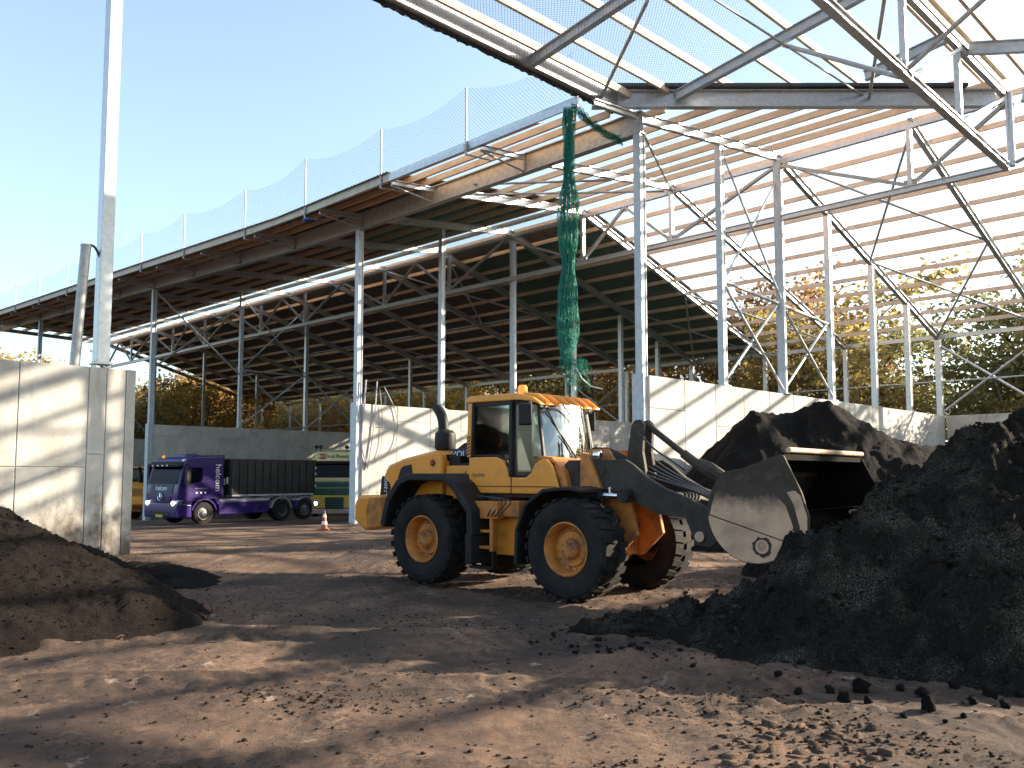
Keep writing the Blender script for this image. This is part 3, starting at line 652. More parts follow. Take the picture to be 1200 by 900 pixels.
# corrugated sheets
def sheet(p0, p1, q0, q1, zf, n_q=6):
    k = int((p1-p0)/.0443); ps = np.linspace(p0, p1, k); qs = np.linspace(q0, q1, n_q); m = MB(); wv = [.018*math.cos(i*math.pi/2) for i in range(k)]
    for p, w_ in zip(ps, wv):
        for q in qs: m.v.append(tuple(W(p, q, zf(p, q)+w_)))
    for i in range(k-1):
        for j in range(n_q-1): a = i*n_q+j; m.f.append((a, a+1, a+n_q+1, a+n_q))
    o = sb(m, 'roof_sheet', M['sheet']); md = o.modifiers.new('thickness', 'SOLIDIFY'); md.thickness = .008
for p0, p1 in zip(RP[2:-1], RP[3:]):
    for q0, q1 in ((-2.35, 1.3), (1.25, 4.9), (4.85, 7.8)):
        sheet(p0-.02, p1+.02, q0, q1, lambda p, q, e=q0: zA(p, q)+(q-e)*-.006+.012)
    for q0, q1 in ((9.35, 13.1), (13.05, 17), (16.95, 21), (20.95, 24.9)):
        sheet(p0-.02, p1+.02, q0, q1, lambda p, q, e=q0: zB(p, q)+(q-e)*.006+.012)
# struts, knee braces and wind bracing
def brace(a, b, r=.045, m='galvd', n=8):
    t = MB(); t.tube([a, b], r, n); sb(t, 'brace', M[m])
for p in RP:
    if p > 0: brace(W(p, -2.1, zA(p, -2.1)-.45), W(p, -.1, eaveA(p)-.62), .035)
brace(W(7.2, -.1, 12.3), W(4.7, 4.6, 13.0)); brace(W(9.2, .4, 12.5), W(4.9, 8.3, 13.5)); brace(W(.2, .3, 12.5), W(4.6, 8.4, 13.5))
for (a, b) in [((14.1, 24.5), (9.4, 16.5)), ((9.4, 24.5), (14.1, 16.5)), ((0, 24.5), (-4.7, 16.6)), ((-4.7, 24.5), (0, 16.6)), ((0, 16.6), (-4.7, 8.8)), ((-4.7, 16.6), (0, 8.8)), ((4.7, 24.5), (9.4, 16.6)), ((24.5, 9), (19.3, 16.6)), ((35, 16.6), (29.8, 24.5)), ((19.3, 9), (24.5, 16.6))]:
    brace(W(a[0], a[1], zB(a[0], a[1])-.45), W(b[0], b[1], zB(b[0], b[1])-.45), .05, 'galv')
brace(W(-4.9, 4.85, 13.2), W(-7.3, -.04, 13.4), .05); brace(W(.6, -1.1, 13.0), W(-3.3, -4.1, 13.25), .05); brace(W(-4.18, -4.1, 13.5), W(-4.75, 4.75, 13.3), .03)
brace(W(-7.75, 0, 11.45), W(-9.4, .2, 12.6), .06, 'galvd'); brace(W(-9.4, .2, 12.6), W(-10.2, .4, 13.0), .06, 'galvd'); brace(W(-7.5, .2, 11.4), W(-4.3, .7, 13.55), .06, 'bluesteel')
brace(W(-7.7, .3, 11.4), W(-7.7, 4.0, 13.4), .05, 'bluesteel'); brace(W(-7.7, 8.5, 11.4), W(-11.5, 8.5, 12.6), .06, 'galv')
# cross bracing between the columns on the walls
def xbrace(p, q0, q1, z0, z1, r=.05, m='galv'):
    brace(W(p+.03, q0+.1, z0), W(p+.03, q1-.1, z1), r, m); brace(W(p-.08, q0+.1, z1), W(p-.08, q1-.1, z0), r, m)
xbrace(0, 4.45, 8.5, 5.0, 8.2); xbrace(0, 8.5, 12.5, 5.0, 8.0); xbrace(0, 4.45, 8.5, 8.3, 12.7, .04, 'bluesteel'); brace(W(0, 4.5, 8.4), W(0, 12.4, 7.9), .06)
xbrace(35, 0, 5.5, 8.2, 12.6, .06); xbrace(35, 5.5, 10.2, 5.0, 8.5, .06); brace(W(35, 5.5, 8.5), W(35, 10.2, 8.5), .06); xbrace(35, 5.5, 10.2, 8.6, 13, .05); xbrace(35, 10.2, 14.6, 5, 8.5, .06)
xbrace(56, 0, 4.5, 5, 9, .06); xbrace(56, 4.5, 8.7, 5, 9, .06)
def xb_back(p0, p1):
    brace(W(p0, 24.6, 4.95), W(p1, 24.66, 8.4), .06, 'galv'); brace(W(p0, 24.72, 8.4), W(p1, 24.6, 4.95), .06, 'galv')
xb_back(0, -4.7); xb_back(39, 35.2); xb_back(19.3, 24.5); xb_back(45, 50.7)
m = MB(); m.tube([W(-24, 24.6, 6.55), W(14, 24.6, 6.55)], .04, 8); sb(m, 'side_rail', M['galv'])
m = MB(); m.tube([W(14.2, 24.6, 6.55), W(66, 24.6, 6.55)], .04, 8); sb(m, 'side_rail', M['galv'])

# free standing steel on the left wall
pt = W(7, -12.65, 0)
o = thing('tall_column', 'very tall galvanised steel box column standing on the end of the left wall', 'steel column', (pt.x, pt.y, 4.57))
m = MB(); m.beam((0, 0, .12), (0, 0, 12.5), .34, .3, up=(r2, r2, 0)); m.build('shaft', M['galv'], o, bevel=.012)
m = MB(); m.beam((0, 0, .085), (0, 0, .12), .42, .42, up=(r2, r2, 0)); m.build('base_plate', M['galv'], o)
for a in (-1, 1):
    for b in (-1, 0, 1):
        c = Vector((r2*(.16*a+.14*b), r2*(.16*a-.14*b), 0)); m = MB(); m.tube([c+Vector((0, 0, -.02)), c+Vector((0, 0, .16))], .018, 8); m.build('anchor_bolt', M['galv'], o)
pt = W(7, -13.25, 0)
o = thing('pipe_post', 'short round steel post leaning beside the tall box column on the left wall', 'post', (pt.x, pt.y, 4.57))
m = MB(); m.tube([(0, 0, 0), (.10, .12, 2.95)], .115, 18); smooth_angle(m.build('shaft', M['galvd'], o)); m = MB(); m.tube([(.10, .12, 2.95), (.101, .121, 3.0)], .125, 18); m.build('cap', M['galvd'], o)
m = MB(); a = Vector((.12, .12, 2.97)); e = pt*0+Vector((.42, .36, 2.5)); m.tube([a+(e-a)*t+Vector((0, 0, .22*math.sin(math.pi*t))) for t in np.linspace(0, 1, 9)], .03, 8); m.build('cable', M['hose'], o)

# ------------------------------------------------------------ nets
def netgrid(name, rows, m, label, cat):
    """rows: list of lists of Vectors; uv in metres"""
    nr, nc = len(rows), len(rows[0]); me = bpy.data.meshes.new(name); O0 = rows[0][0].copy()
    me.from_pydata([tuple(v-O0) for r in rows for v in r], [], [(i*nc+j, i*nc+j+1, (i+1)*nc+j+1, (i+1)*nc+j) for i in range(nr-1) for j in range(nc-1)])
    uv = me.uv_layers.new(name='UVMap'); cu = [[0.]*nc for _ in range(nr)]; cv = [[0.]*nc for _ in range(nr)]
    for i in range(nr):
        for j in range(nc):
            if j: cu[i][j] = cu[i][j-1]+(rows[i][j]-rows[i][j-1]).length
            if i: cv[i][j] = cv[i-1][j]+(rows[i][j]-rows[i-1][j]).length
    for l in me.loops: i, j = divmod(l.vertex_index, nc); uv.data[l.index].uv = (cu[0][j], cv[i][j])
    me.materials.append(m); me.polygons.foreach_set('use_smooth', [True]*len(me.polygons)); o = bpy.data.objects.new(name, me); COL.objects.link(o); o.location = O0
    tag(o, label, cat); return o
posts = [(5.2, 1.75), (9.8, 1.7), (14.9, 1.95), (19.9, 1.75), (26.1, 1.8), (31.4, 1.7), (36.5, 1.6), (43.2, 1.55), (48.8, 1.5), (54.2, 1.5), (60.5, 1.5)]
for i, (p, h) in enumerate(posts):
    b = W(p, -2.28, eaveA(p)-.5); o = thing('guard_post', 'thin white net post clamped to the roof edge, %s counting from the green net leftwards' % ORD[i], 'guard post', b, 0, 'white posts along the roof edge')
    mb = MB(); mb.tube([(0, 0, 0), (0, 0, h+.5)], .035, 8); mb.build('pole', M['bluesteel'], o)
    mb = MB(); mb.tube([(0, 0, .02), (r2*1.1, r2*1.1, .12)], .03, 6); mb.beam((0, 0, .15), (0, 0, .35), .12, .1); mb.build('clamp', M['galvd'], o)
cloth = thing('blue_clamp_bag', 'small blue bag tied under the roof edge below a guard post', 'bag', W(14.7, -2.3, eaveA(14.7)-.62))
mb = MB(); mb.v, mb.f = blob(3, 2, .25); mb.v = [(x*.2+y*.1, -x*.18+y*.1, z*.08) for x, y, z in mb.v]; mb.build('cloth', M['bluep'], cloth, smooth=True)
top = []; bot = []
pp = [(.6, 1.3)]+posts+[(67, 1.45)]
for (p0, h0), (p1, h1) in zip(pp[:-1], pp[1:]):
    for t in np.linspace(0, 1, 9)[:-1]:
        p = p0+(p1-p0)*t; sag = .35*4*t*(1-t); z = eaveA(p); top.append(W(p, -2.31, z+h0+(h1-h0)*t-sag)); bot.append(W(p, -2.33, z-.05))
netgrid('edge_net', [bot, [(a+b)/2+W(0, -.05)-W(0, 0) for a, b in zip(bot, top)], top], M['netw'], 'pale blue safety net hung between the white posts along the roof edge', 'safety net')
# fall net below the open purlins of the near wing
rows = []
for t in np.linspace(0, 1, 22):
    rows.append([W(p, -14+(14-p-.45)*t, zC(p)-.66-.22*math.sin(math.pi*(.4-p)/7.9)*abs(math.sin(t*4*math.pi))) for p in np.linspace(.4, -7.4, 12)])
netgrid('fall_net', rows, M['netc'], 'fine fall net stretched under the open purlins above the yard', 'safety net')
rows = [[W(p, q, (zA(p, q) if q < 8.5 else zB(p, q))-.75-.35*math.sin(math.pi*(p-9.4)/9.9)) for q in np.linspace(.4, 7.8, 8)] for p in np.linspace(9.4, 19.3, 9)]
netgrid('fall_net', rows, M['netg'], 'green fall net slung below the front roof sheets behind the main girder', 'safety net')
rows = [[W(p, q, zB(p, q)-.75-.3*math.sin(math.pi*(p-9.4)/9.9)) for q in np.linspace(9, 24, 14)] for p in np.linspace(9.4, 19.3, 9)]
netgrid('fall_net', rows, M['netg'], 'green fall net slung below the rear roof slope behind the hanging net', 'safety net')
# the rolled green net hanging from the corner of the roofs
rg = random.Random(12)
hn = thing('hanging_net', 'bundled green netting hanging down from the roof corner', 'net', W(.75, -2.3, 12.4))
base = W(.75, -2.3, 0); L_ = 7.55
def strand(k, r, spread, zt, zb):
    a = rg.random()*6.28; rad = spread*math.sqrt(rg.random()); ph = rg.random()*6; pts = []
    for t in np.linspace(zt, zb, 22):
        w = (.55+.45*min(1, t*2.2))*(1+.25*math.sin(t*16+1.2)+.12*math.sin(t*39)); a2 = a+.9*math.sin(t*7+ph)+rg.uniform(-.3, .3)
        pts.append((rad*w*math.cos(a2)*1.05-.10*t, rad*w*math.sin(a2)*.55, -t*L_+rg.uniform(-.06, .06)))
    mbn.tube(pts, r, 3, False)
mbn = MB()
for k in range(95): strand(k, rg.uniform(.004, .010), .26, 0, rg.uniform(.9, 1.0))
for k in range(60): t0 = rg.random()*.85; strand(k, rg.uniform(.005, .012), .28, t0, t0+rg.uniform(.1, .16))
mbn.build('bundle', M['dgreen'], hn)
mbn = MB()
for k in range(70):
    a = rg.random()*6.28; c = Vector((rg.uniform(-.25, .35), rg.uniform(-.12, .12), -L_+.25)); pts = []
    for t in np.linspace(0, 1, 8): pts.append(c+Vector((.10*math.sin(t*5+a)+.12*t, .10*math.cos(t*6+a), .1-.95*t*(.6+.4*math.cos(a*3))+rg.uniform(-.04, .04))))
    mbn.tube(pts, rg.uniform(.004, .009), 3, False)
mbn.build('frayed_end', M['dgreen'], hn)
mbn = MB(); mbn.tube([(.15, 0, -L_+.1), (.3, 0, -L_-.2), (.55, .05, -L_-.42), (.9, .05, -L_-.5)], .02, 6); mbn.build('rope', M['white'], hn)
mbn = MB()
dn = thing('draped_net', 'dark green net bunched along the underside of the near eave beam', 'net', W(.55, -2.3, 12.3))
for k in range(34):
    pts = []; ph = rg.random()*6
    for t in np.linspace(0, 1, 14):
        P = W(.6+.0*t, -2.3+2.2*t, 12.42-.40*t-.10*math.sin(math.pi*t))-W(.55, -2.3, 12.3); pts.append(P+Vector((rg.uniform(-.09, .09), rg.uniform(-.09, .09), rg.uniform(-.12, .10)+.05*math.sin(9*t+ph))))
    mbn.tube(pts, rg.uniform(.005, .010), 3, False)
mbn.build('bundle', M['dgreen'], dn)
mbn = MB(); dk = thing('draped_net', 'black netting rolled along the sloping outer edge of the near eave beam', 'net', W(.75, -2.0, 12.35))
for k in range(40):
    pts = []; ph = rg.random()*6
    for t in np.linspace(0, 1, 44):
        P = W(.70, -.4-11*t, 12.92)-W(.75, -2.0, 12.35); pts.append(P+Vector((rg.uniform(-.05, .05), rg.uniform(-.05, .05), rg.uniform(-.10, .06))))
    mbn.tube(pts, rg.uniform(.01, .02), 3, False)
mbn.build('bundle', M['gutter'], dk)
mbn = MB(); ck = thing('hanging_cable', 'loops of grey cable hanging over the sunlit wall behind the loader', 'cable', W(14.1, .6, 4.9))
o0 = W(14.1, .6, 4.9)
def onwall(u, v):
    th = R_(4.5); cx = (u-600)/1005; cu = -(v-476.9)/1005; d = Vector((cx, math.cos(th)-cu*math.sin(th), math.sin(th)+cu*math.cos(th)))
    nd = Vector((-r2, r2, 0)); t = (W(14.05, 0)-Vector((0, 0, CAMH))+Vector((0, 0, CAMH))).dot(nd)/d.dot(nd); return d*t+Vector((0, 0, CAMH))-o0
for pts, r in [([(429, 445), (425, 500), (424, 520), (427, 535), (431, 547)], .035), ([(442, 447), (438, 500), (434, 530), (431, 548), (431, 549)], .03), ([(445, 455), (448, 490), (447, 520), (440, 543)], .014), ([(450, 453), (462, 478), (466, 500), (463, 520), (452, 535), (434, 541)], .018)]:
    P = [onwall(*q) for q in pts]; Q = []
    for i in range(len(P)-1):
        a, b = P[i], P[i+1]; pa = P[i-1] if i else a; nb = P[i+2] if i+2 < len(P) else b
        for t in np.linspace(0, 1, 6)[:-1]: Q.append(.5*((2*a)+(b-pa)*t+(2*pa-5*a+4*b-nb)*t*t+(3*a-pa-3*b+nb)*t**3))
    Q.append(P[-1]); mbn.tube(Q, r, 6)
mbn.build('loop', M['pgrey'], ck)

# ------------------------------------------------------------ wheel loader (x forward from the front axle, y left, z up)
def tyre_mesh():
    m = MB(); R, w = .80, .29
    m.lathe([(.40, -w*.82), (.50, -w*.98), (.62, -w*1.04), (.71, -w), (.755, -w*.86), (.765, -w*.5), (.768, 0), (.765, w*.5), (.755, w*.86), (.71, w), (.62, w*1.04), (.50, w*.98), (.40, w*.82)], n=48, caps=(0, 0))
    N = 24
    for k in range(N):
        for sd in (-1, 1):
            a = 2*math.pi*(k+(.5 if sd > 0 else 0))/N; P = []
            for rr in (.745, .800):
                for (da, yy) in [(-.055, .02), (.06, .02), (.125, w*1.02), (-.005, w*1.02)]:
                    r_ = rr-(.02 if yy > .1 and rr > .79 else 0); P.append((r_*math.cos(a+da), sd*yy, r_*math.sin(a+da)))
            if sd > 0: P = [P[i] for i in (3, 2, 1, 0, 7, 6, 5, 4)]
            m.quadbox(P)
    return m
def rim_mesh():
    m = MB(); m.lathe([(.40, -.235), (.42, -.262), (.40, -.278), (.375, -.25), (.35, -.14), (.335, -.06), (.28, -.055), (.265, -.10), (.17, -.105), (.155, -.18), (.13, -.205), (.05, -.21)], n=36, caps=(0, 1))
    for k in range(16):
        a = 2*math.pi*k/16; m.lathe([(.016, -.055), (.016, -.082), (.008, -.085)], (.308*math.cos(a), 0, .308*math.sin(a)), 6)
    for k in range(8):
        a = 2*math.pi*k/8; m.lathe([(.013, -.2), (.013, -.238)], (.105*math.cos(a), 0, .105*math.sin(a)), 6)
    return m
TYRE = tyre_mesh().mesh('tyre', M['rubber'], False); RIM = rim_mesh().mesh('rim', M['yellowd'], True)
b_ = bmesh.new(); b_.from_mesh(RIM)
for e in b_.edges:
    if len(e.link_faces) == 2 and e.calc_face_angle(0) > .6: e.smooth = False
b_.to_mesh(RIM); b_.free()
def bezier(pts, n=8):
    P = [Vector(p) for p in pts]; Q = []
    for i in range(len(P)-1):
        a, b = P[i], P[i+1]; pa = P[i-1] if i else a; nb = P[i+2] if i+2 < len(P) else b
        for t in np.linspace(0, 1, n)[:-1]: Q.append(.5*((2*a)+(b-pa)*t+(2*pa-5*a+4*b-nb)*t*t+(3*a-pa-3*b+nb)*t**3))
    return Q+[P[-1]]
def arc(cx, cz, r, a0, a1, n): return [(cx+r*math.cos(R_(a0+(a1-a0)*i/(n-1))), cz+r*math.sin(R_(a0+(a1-a0)*i/(n-1)))) for i in range(n)]
def make_loader(label, loc, rz):
    L = thing('wheel_loader', label, 'wheel loader', loc, rz)
    def part(mb, name, m, parent=L, bevel=.012, seg=2, sm=False, lab=None):
        o = mb.build(name, M[m], parent, bevel=bevel, seg=seg)
        if sm: smooth_angle(o)
        if lab: o['label'] = lab
        return o
    # wheels
    for x in (0, -3.2):
        for sd in (-1, 1):
            w = part(MB().lathe([(.2, -.1), (.2, .25)], n=16), 'wheel', 'black', bevel=0); w.location = (x, sd*1.0, .80); w.rotation_euler = (0, .13*x+.2*sd, 0)
            t = link('tyre', TYRE, w); r = link('rim', RIM, w)
            if sd > 0: r.rotation_euler = (0, 0, math.pi)
    # axles and underside
    for x in (0, -3.2):
        m = MB(); m.lathe([(.16, -.9), (.2, -.5), (.3, -.2), (.3, .2), (.2, .5), (.16, .9)], (x, 0, .8), 16); part(m, 'axle', 'yellowd', sm=True, bevel=0)
    m = MB(); m.box(-4.4, -1.75, -.5, .5, .62, 1.6); m.box(-1.75, -1.1, -.32, .32, .7, 1.4); part(m, 'rear_frame', 'yellowd')
    m = MB(); m.prism([(-1.15, .62), (.35, .62), (.75, 1.0), (.55, 1.9), (.2, 2.35), (-.15, 2.35), (-.5, 1.75), (-1.15, 1.45)], -.42, -.34); m.prism([(-1.15, .62), (.35, .62), (.75, 1.0), (.55, 1.9), (.2, 2.35), (-.15, 2.35), (-.5, 1.75), (-1.15, 1.45)], .34, .42); m.box(-1.1, .3, -.33, .33, .65, 1.3); part(m, 'front_frame', 'yellowd')
    # side boxes, ladder, steps
    m = MB(); m.box(-2.12, -1.52, -1.12, -.5, 1.2, 1.49); m.box(-1.515, -1.16, -1.0, -.5, 1.24, 1.50); m.box(-2.12, -1.2, .5, 1.12, 1.2, 1.49); part(m, 'side_box', 'yellowd')
    m = MB(); m.box(-1.95, -1.34, -.78, -.45, .58, 1.235); part(m, 'hydraulic_tank', 'yellow', bevel=.03); part(MB().box(-1.95, -1.34, .45, .78, .58, 1.2), 'fuel_tank', 'yellow', bevel=.03)
    lad = part(MB().box(-2.12, -2.06, -1.12, -1.0, .66, 1.2).box(-1.70, -1.63, -1.12, -1.0, .66, 1.2), 'ladder', 'yellowd', bevel=.006)
    for z in (.70, .97):
        part(MB().box(-2.06, -1.70, -1.13, -.98, z, z+.045), 'rung', 'yellowd', lad, .004)
    m = MB(); m.box(-2.14, -1.62, -1.14, -.95, .36, .41); m.box(-2.13, -2.1, -1.1, -1.0, .40, .67); m.box(-1.67, -1.64, -1.1, -1.0, .40, .67); part(m, 'lower_step', 'black', lad, .004)
    # hood
    hood = [(-4.86, 1.5), (-4.82, 1.86), (-4.66, 2.12), (-4.2, 2.25), (-3.6, 2.35), (-3.34, 2.38), (-3.22, 2.33), (-3.17, 2.15), (-3.2, 2.0), (-3.17, 1.9), (-3.17, 1.5)]
    h = part(MB().prism(hood, -.80, .80), 'hood', 'yellow', bevel=.06, seg=4, sm=True)
    part(MB().prism([(-4.40, 1.55), (-4.36, 1.88), (-4.28, 2.06), (-4.2, 2.10), (-3.98, 2.135), (-3.94, 1.98), (-3.94, 1.55)], -.806, -.78), 'side_vent', 'black', h, .012)
    part(MB().prism([(-4.875, 1.52), (-4.83, 1.86), (-4.80, 1.92), (-4.60, 1.78), (-4.56, 1.70), (-4.60, 1.52)], -.808, -.78), 'corner_panel', 'black', h, .006)
    t = text('model_lettering', 'L120G', .128, M['white'], h, (-4.695, -.812, 1.70), (R_(90), R_(-86), 0), .002); t.scale = (1.0, .95, 1)
    for k in range(8): part(MB().box(-4.882, -4.868, -.65, .65, 1.56+k*.065, 1.58+k*.065), 'grille_slat', 'black', h, 0)
    m = MB()   # dark round badge with spikes
    for k in range(8):
        a = k*math.pi/4; m.v += [(-3.40+.03*math.cos(a-.5), -.812, 2.15+.03*math.sin(a-.5)), (-3.40+.095*math.cos(a), -.812, 2.15+.095*math.sin(a)), (-3.40+.03*math.cos(a+.5), -.812, 2.15+.03*math.sin(a+.5))]; m.f.append((len(m.v)-3, len(m.v)-2, len(m.v)-1))
    m.lathe([(.055, -.808), (.055, -.815)], (-3.40, 0, 2.15), 16); part(m, 'star_badge', 'black', h, 0); part(MB().lathe([(.032, -.812), (.032, -.819)], (-3.41, 0, 2.155), 10), 'badge_centre', 'redp', h, 0)
    # engine deck between hood and cab with lettered band
    part(MB().box(-3.165, -2.45, -.7, .75, 1.5, 2.1), 'engine_deck', 'yellow', bevel=.02)
    part(MB().box(-3.14, -2.48, -.62, -.1, 2.103, 2.14), 'walkway', 'black', bevel=.004)
    dk = part(MB().prism([(-3.28, 2.1), (-3.26, 2.40), (-3.05, 2.52), (-2.75, 2.57), (-2.5, 2.55), (-2.5, 2.1)], -.37, .5), 'air_box', 'black', bevel=.03)
    bd = part(MB().box(-3.44, -2.5, -.42, -.375, 2.20, 2.415), 'name_band', 'navy', bevel=.004)
    t = text('name_lettering', 'VOLVO', .165, M['white'], bd, (-2.965, -.424, 2.31), (R_(90), 0, 0), .003, sx=1.2)
    # exhaust and air cleaner
    part(MB().tube(bezier([(-3.74, -.2, 2.2), (-3.74, -.2, 2.75), (-3.77, -.2, 3.0), (-3.86, -.2, 3.16), (-3.97, -.2, 3.25)], 7), [.10]*20+[.095, .09, .085, .08, .075][:5], 16), 'exhaust_stack', 'black', bevel=0, sm=True)
    pc = part(MB().lathe([(.13, 2.2), (.13, 2.38), (.19, 2.42), (.20, 2.46), (.20, 2.66), (.19, 2.72), (.14, 2.77), (.06, 2.79)], (-3.54, -.35, 0), 24, 'z'), 'air_cleaner', 'black', bevel=0, sm=True)
    m = MB(); m.prism([(-3.18, 1.95), (-3.18, 2.3), (-3.42, 2.36), (-3.42, 2.2), (-3.35, 1.95)], -.65, .6); m.box(-3.3, -2.9, -.6, -.2, 1.9, 2.28); part(m, 'cooling_duct', 'black')
    # counterweight
    cw = [(-5.28, 1.05), (-5.28, 1.38), (-5.15, 1.54), (-4.45, 1.55), (-4.4, .95), (-4.95, .86)]
    part(MB().prism(cw, -1.12, 1.12), 'counterweight', 'yellow', bevel=.07, seg=4, sm=True)
    part(MB().prism([(-4.86, .92), (-4.90, 1.25), (-4.80, 1.5), (-4.45, 1.51), (-4.42, .98)], -1.128, -1.11), 'weight_recess', 'yellowd', bevel=.004)
    # fenders
    def strip(pts, t, y0, y1):
        m = MB(); n = len(pts); out = []
        for i, (x, z) in enumerate(pts):
            a = Vector(pts[max(i-1, 0)]); b = Vector(pts[min(i+1, n-1)]); d = (b-a).normalized(); out.append((x+d.y*-t, z+d.x*t))
        return m.prism(list(pts)+out[::-1], y0, y1)
    for sd in (-1, 1):
        y0, y1 = (-1.34, -.72) if sd < 0 else (.72, 1.34)
        m = strip([(-4.12, .98), (-3.98, 1.45), (-3.72, 1.74), (-3.50, 1.83), (-2.62, 1.83), (-2.40, 1.70), (-2.04, 1.3), (-2.02, .92)], .13, y0, y1); m.box(-2.06, -1.92, y0, y1, .45, .95); part(m, 'rear_fender', 'black', bevel=.02, seg=2)
        m = strip([(-.92, .5), (-.90, 1.05), (-.72, 1.44), (-.38, 1.66), (.1, 1.70), (.34, 1.66)], .06, y0, y1); part(m, 'front_fender', 'black', bevel=.015)
    # cab
    low = [(-2.45, 1.62), (-2.45, 2.24), (-1.80, 2.24), (-1.67, 2.19), (-1.58, 2.08), (-1.50, 1.93), (-1.42, 1.89), (-1.15, 1.89), (-1.04, 1.96), (-.96, 2.10), (-.86, 2.18), (-.70, 2.19), (-.60, 2.10), (-.52, 1.92), (-.42, 1.62)]
    cb = part(MB().prism(low, -.84, -.79).prism(low, .79, .84).box(-2.45, -2.40, -.785, .785, 1.62, 2.24), 'cab', 'yellow', bevel=.02, seg=3)
    part(MB().box(-2.4, -.5, -.78, .78, 1.55, 1.62), 'cab_floor', 'black', cb)
    part(MB().prism([(-.95, 2.2), (-.62, 2.12), (-.45, 1.64), (-.30, 1.62), (-.42, 2.0), (-.66, 2.22), (-.95, 2.26)], -.76, .76), 'front_cowl', 'yellowd', cb, .02)
    m = MB(); m.beam((-1.46, -.846, 1.62), (-1.46, -.846, 1.9), .012, .012); m.beam((-2.44, -.846, 1.74), (-.5, -.846, 1.74), .012, .012, up=(0, 1, 0)); part(m, 'door_gap', 'black', cb, 0)
    t = text('side_lettering', 'OptiShift', .085, M['dafg'], cb, (-2.22, -.846, 1.93), (R_(90), 0, 0), .001)
    fr = MB()
    for y in (-.80, .80):
        fr.beam((-2.40, y, 2.24), (-2.36, y, 3.2), .09, .11, up=(0, 1, 0)); fr.beam((-1.46, y, 1.9), (-1.44, y, 3.2), .07, .16, up=(0, 1, 0))
        fr.beam((-.86, y*.88, 2.2), (-1.02, y*.82, 3.16), .05, .06, up=(0, 1, 0))
        fr.beam((-2.38, y, 3.16), (-1.42, y, 3.16), .06, .08); fr.beam((-1.42, y, 3.16), (-1.0, y*.82, 3.14), .06, .08)
        fr.tube([(-2.34, y, 2.26), (-1.78, y, 2.26), (-1.64, y, 2.2), (-1.54, y, 2.06), (-1.46, y, 1.94), (-1.40, y, 1.91), (-1.16, y*.97, 1.91), (-1.06, y*.95, 1.98), (-.98, y*.92, 2.12), (-.90, y*.90, 2.2), (-.82, y*.88, 2.22)], .025, 6)
    fr.beam((-2.38, -.8, 2.26), (-2.38, .8, 2.26), .06, .06); fr.beam((-1.0, -.64, 3.13), (-1.0, .64, 3.13), .06, .08)
    part(fr, 'cab_frame', 'black', cb, .01)
    part(MB().beam((-2.44, -.80, 2.24), (-2.41, -.80, 3.19), .10, .12, up=(0, 1, 0)).beam((-2.44, .80, 2.24), (-2.41, .80, 3.19), .10, .12, up=(0, 1, 0)), 'rear_pillar', 'yellow', cb, .015)
    st = part(MB().box(-2.47, -2.40, -.872, -.8, 2.25, 2.62), 'striped_marker', 'yellow', cb, .004)
    for k in range(6): part(MB().prism([(-2.472, 2.26+k*.058), (-2.472, 2.285+k*.058), (-2.398, 2.325+k*.058), (-2.398, 2.30+k*.058)], -.875, -.80), 'stripe', 'black', st, 0)
    for y, nm in ((-.80, 'side_window'), (.80, 'side_window')):
        part(MB().prism([(-2.33, 2.28), (-1.5, 2.28), (-1.5, 3.12), (-2.31, 3.12)], y-.006, y+.006), nm, 'glass', cb, 0)
        part(MB().prism([(-1.50, 2.28), (-1.76, 2.26), (-1.62, 2.18), (-1.5, 1.98)], y-.006, y+.006), 'side_window', 'glass', cb, 0)
        sg = 1 if y > 0 else -1; gm_ = MB()
        for x, z in [(-1.40, 1.92), (-1.16, 1.92), (-1.06, 1.99), (-.98, 2.13), (-.88, 2.23), (-1.02, 3.12), (-1.39, 3.12)]:
            gm_.v.append((x, sg*(.80-max(0, x+1.4)*.27), z))
        gm_.f.append(tuple(range(7))); part(gm_, 'door_window', 'glass', cb, 0)
    # curved windscreen
    m = MB(); n = 15
    for z, xo, yw in ((2.2, -.68, .69), (2.6, -.71, .68), (3.13, -.80, .66)):
        for i in range(n):
            a = -1+2*i/(n-1); m.v.append((xo-.20*abs(a)**2.6, yw*a, z))
    for j in range(2):
        for i in range(n-1): k = j*n+i; m.f.append((k, k+1, k+n+1, k+n))
    ws = part(m, 'windscreen', 'wglass', cb, 0, sm=True)
    part(MB().tube([(-.64, -.1, 2.22), (-.72, -.42, 2.6)], .014, 6).tube([(-.70, -.25, 2.36), (-.86, -.60, 3.0)], .014, 6), 'wiper', 'black', cb, 0)
    part(MB().box(-2.37, -2.36, -.75, .75, 2.3, 3.12), 'rear_window', 'glass', cb, 0)
    rf = part(MB().prism([(-2.5, 3.2), (-2.5, 3.29), (-2.4, 3.32), (-1.35, 3.31), (-.98, 3.22), (-.82, 3.12), (-.82, 3.08), (-1.0, 3.15), (-1.3, 3.19)], -.86, .86), 'roof', 'yellow', cb, .025, 3)
    for k in range(6): part(MB().tube([(-1.30, -.68+k*.27, 3.30), (-.98, -.68+k*.27, 3.235), (-.80, -.68+k*.27, 3.12)], [.035, .06, .05], 8), 'roof_rib', 'yellow', rf, 0, sm=True)
    part(MB().box(-2.35, -1.0, -.80, .80, 3.12, 3.185), 'roof_lining', 'black', cb)
    for y in (-.68, -.55, .55, .68): part(MB().lathe([(.055, -.02), (.06, .05), (.02, .06)], (-.95, y, 3.08), 12, 'x'), 'work_lamp', 'chrome', cb, 0)
    part(MB().lathe([(.085, 3.30), (.09, 3.36), (.085, 3.46), (.06, 3.50)], (-1.62, -.35, 0), 16, 'z'), 'beacon', 'orange', rf, 0, sm=True)
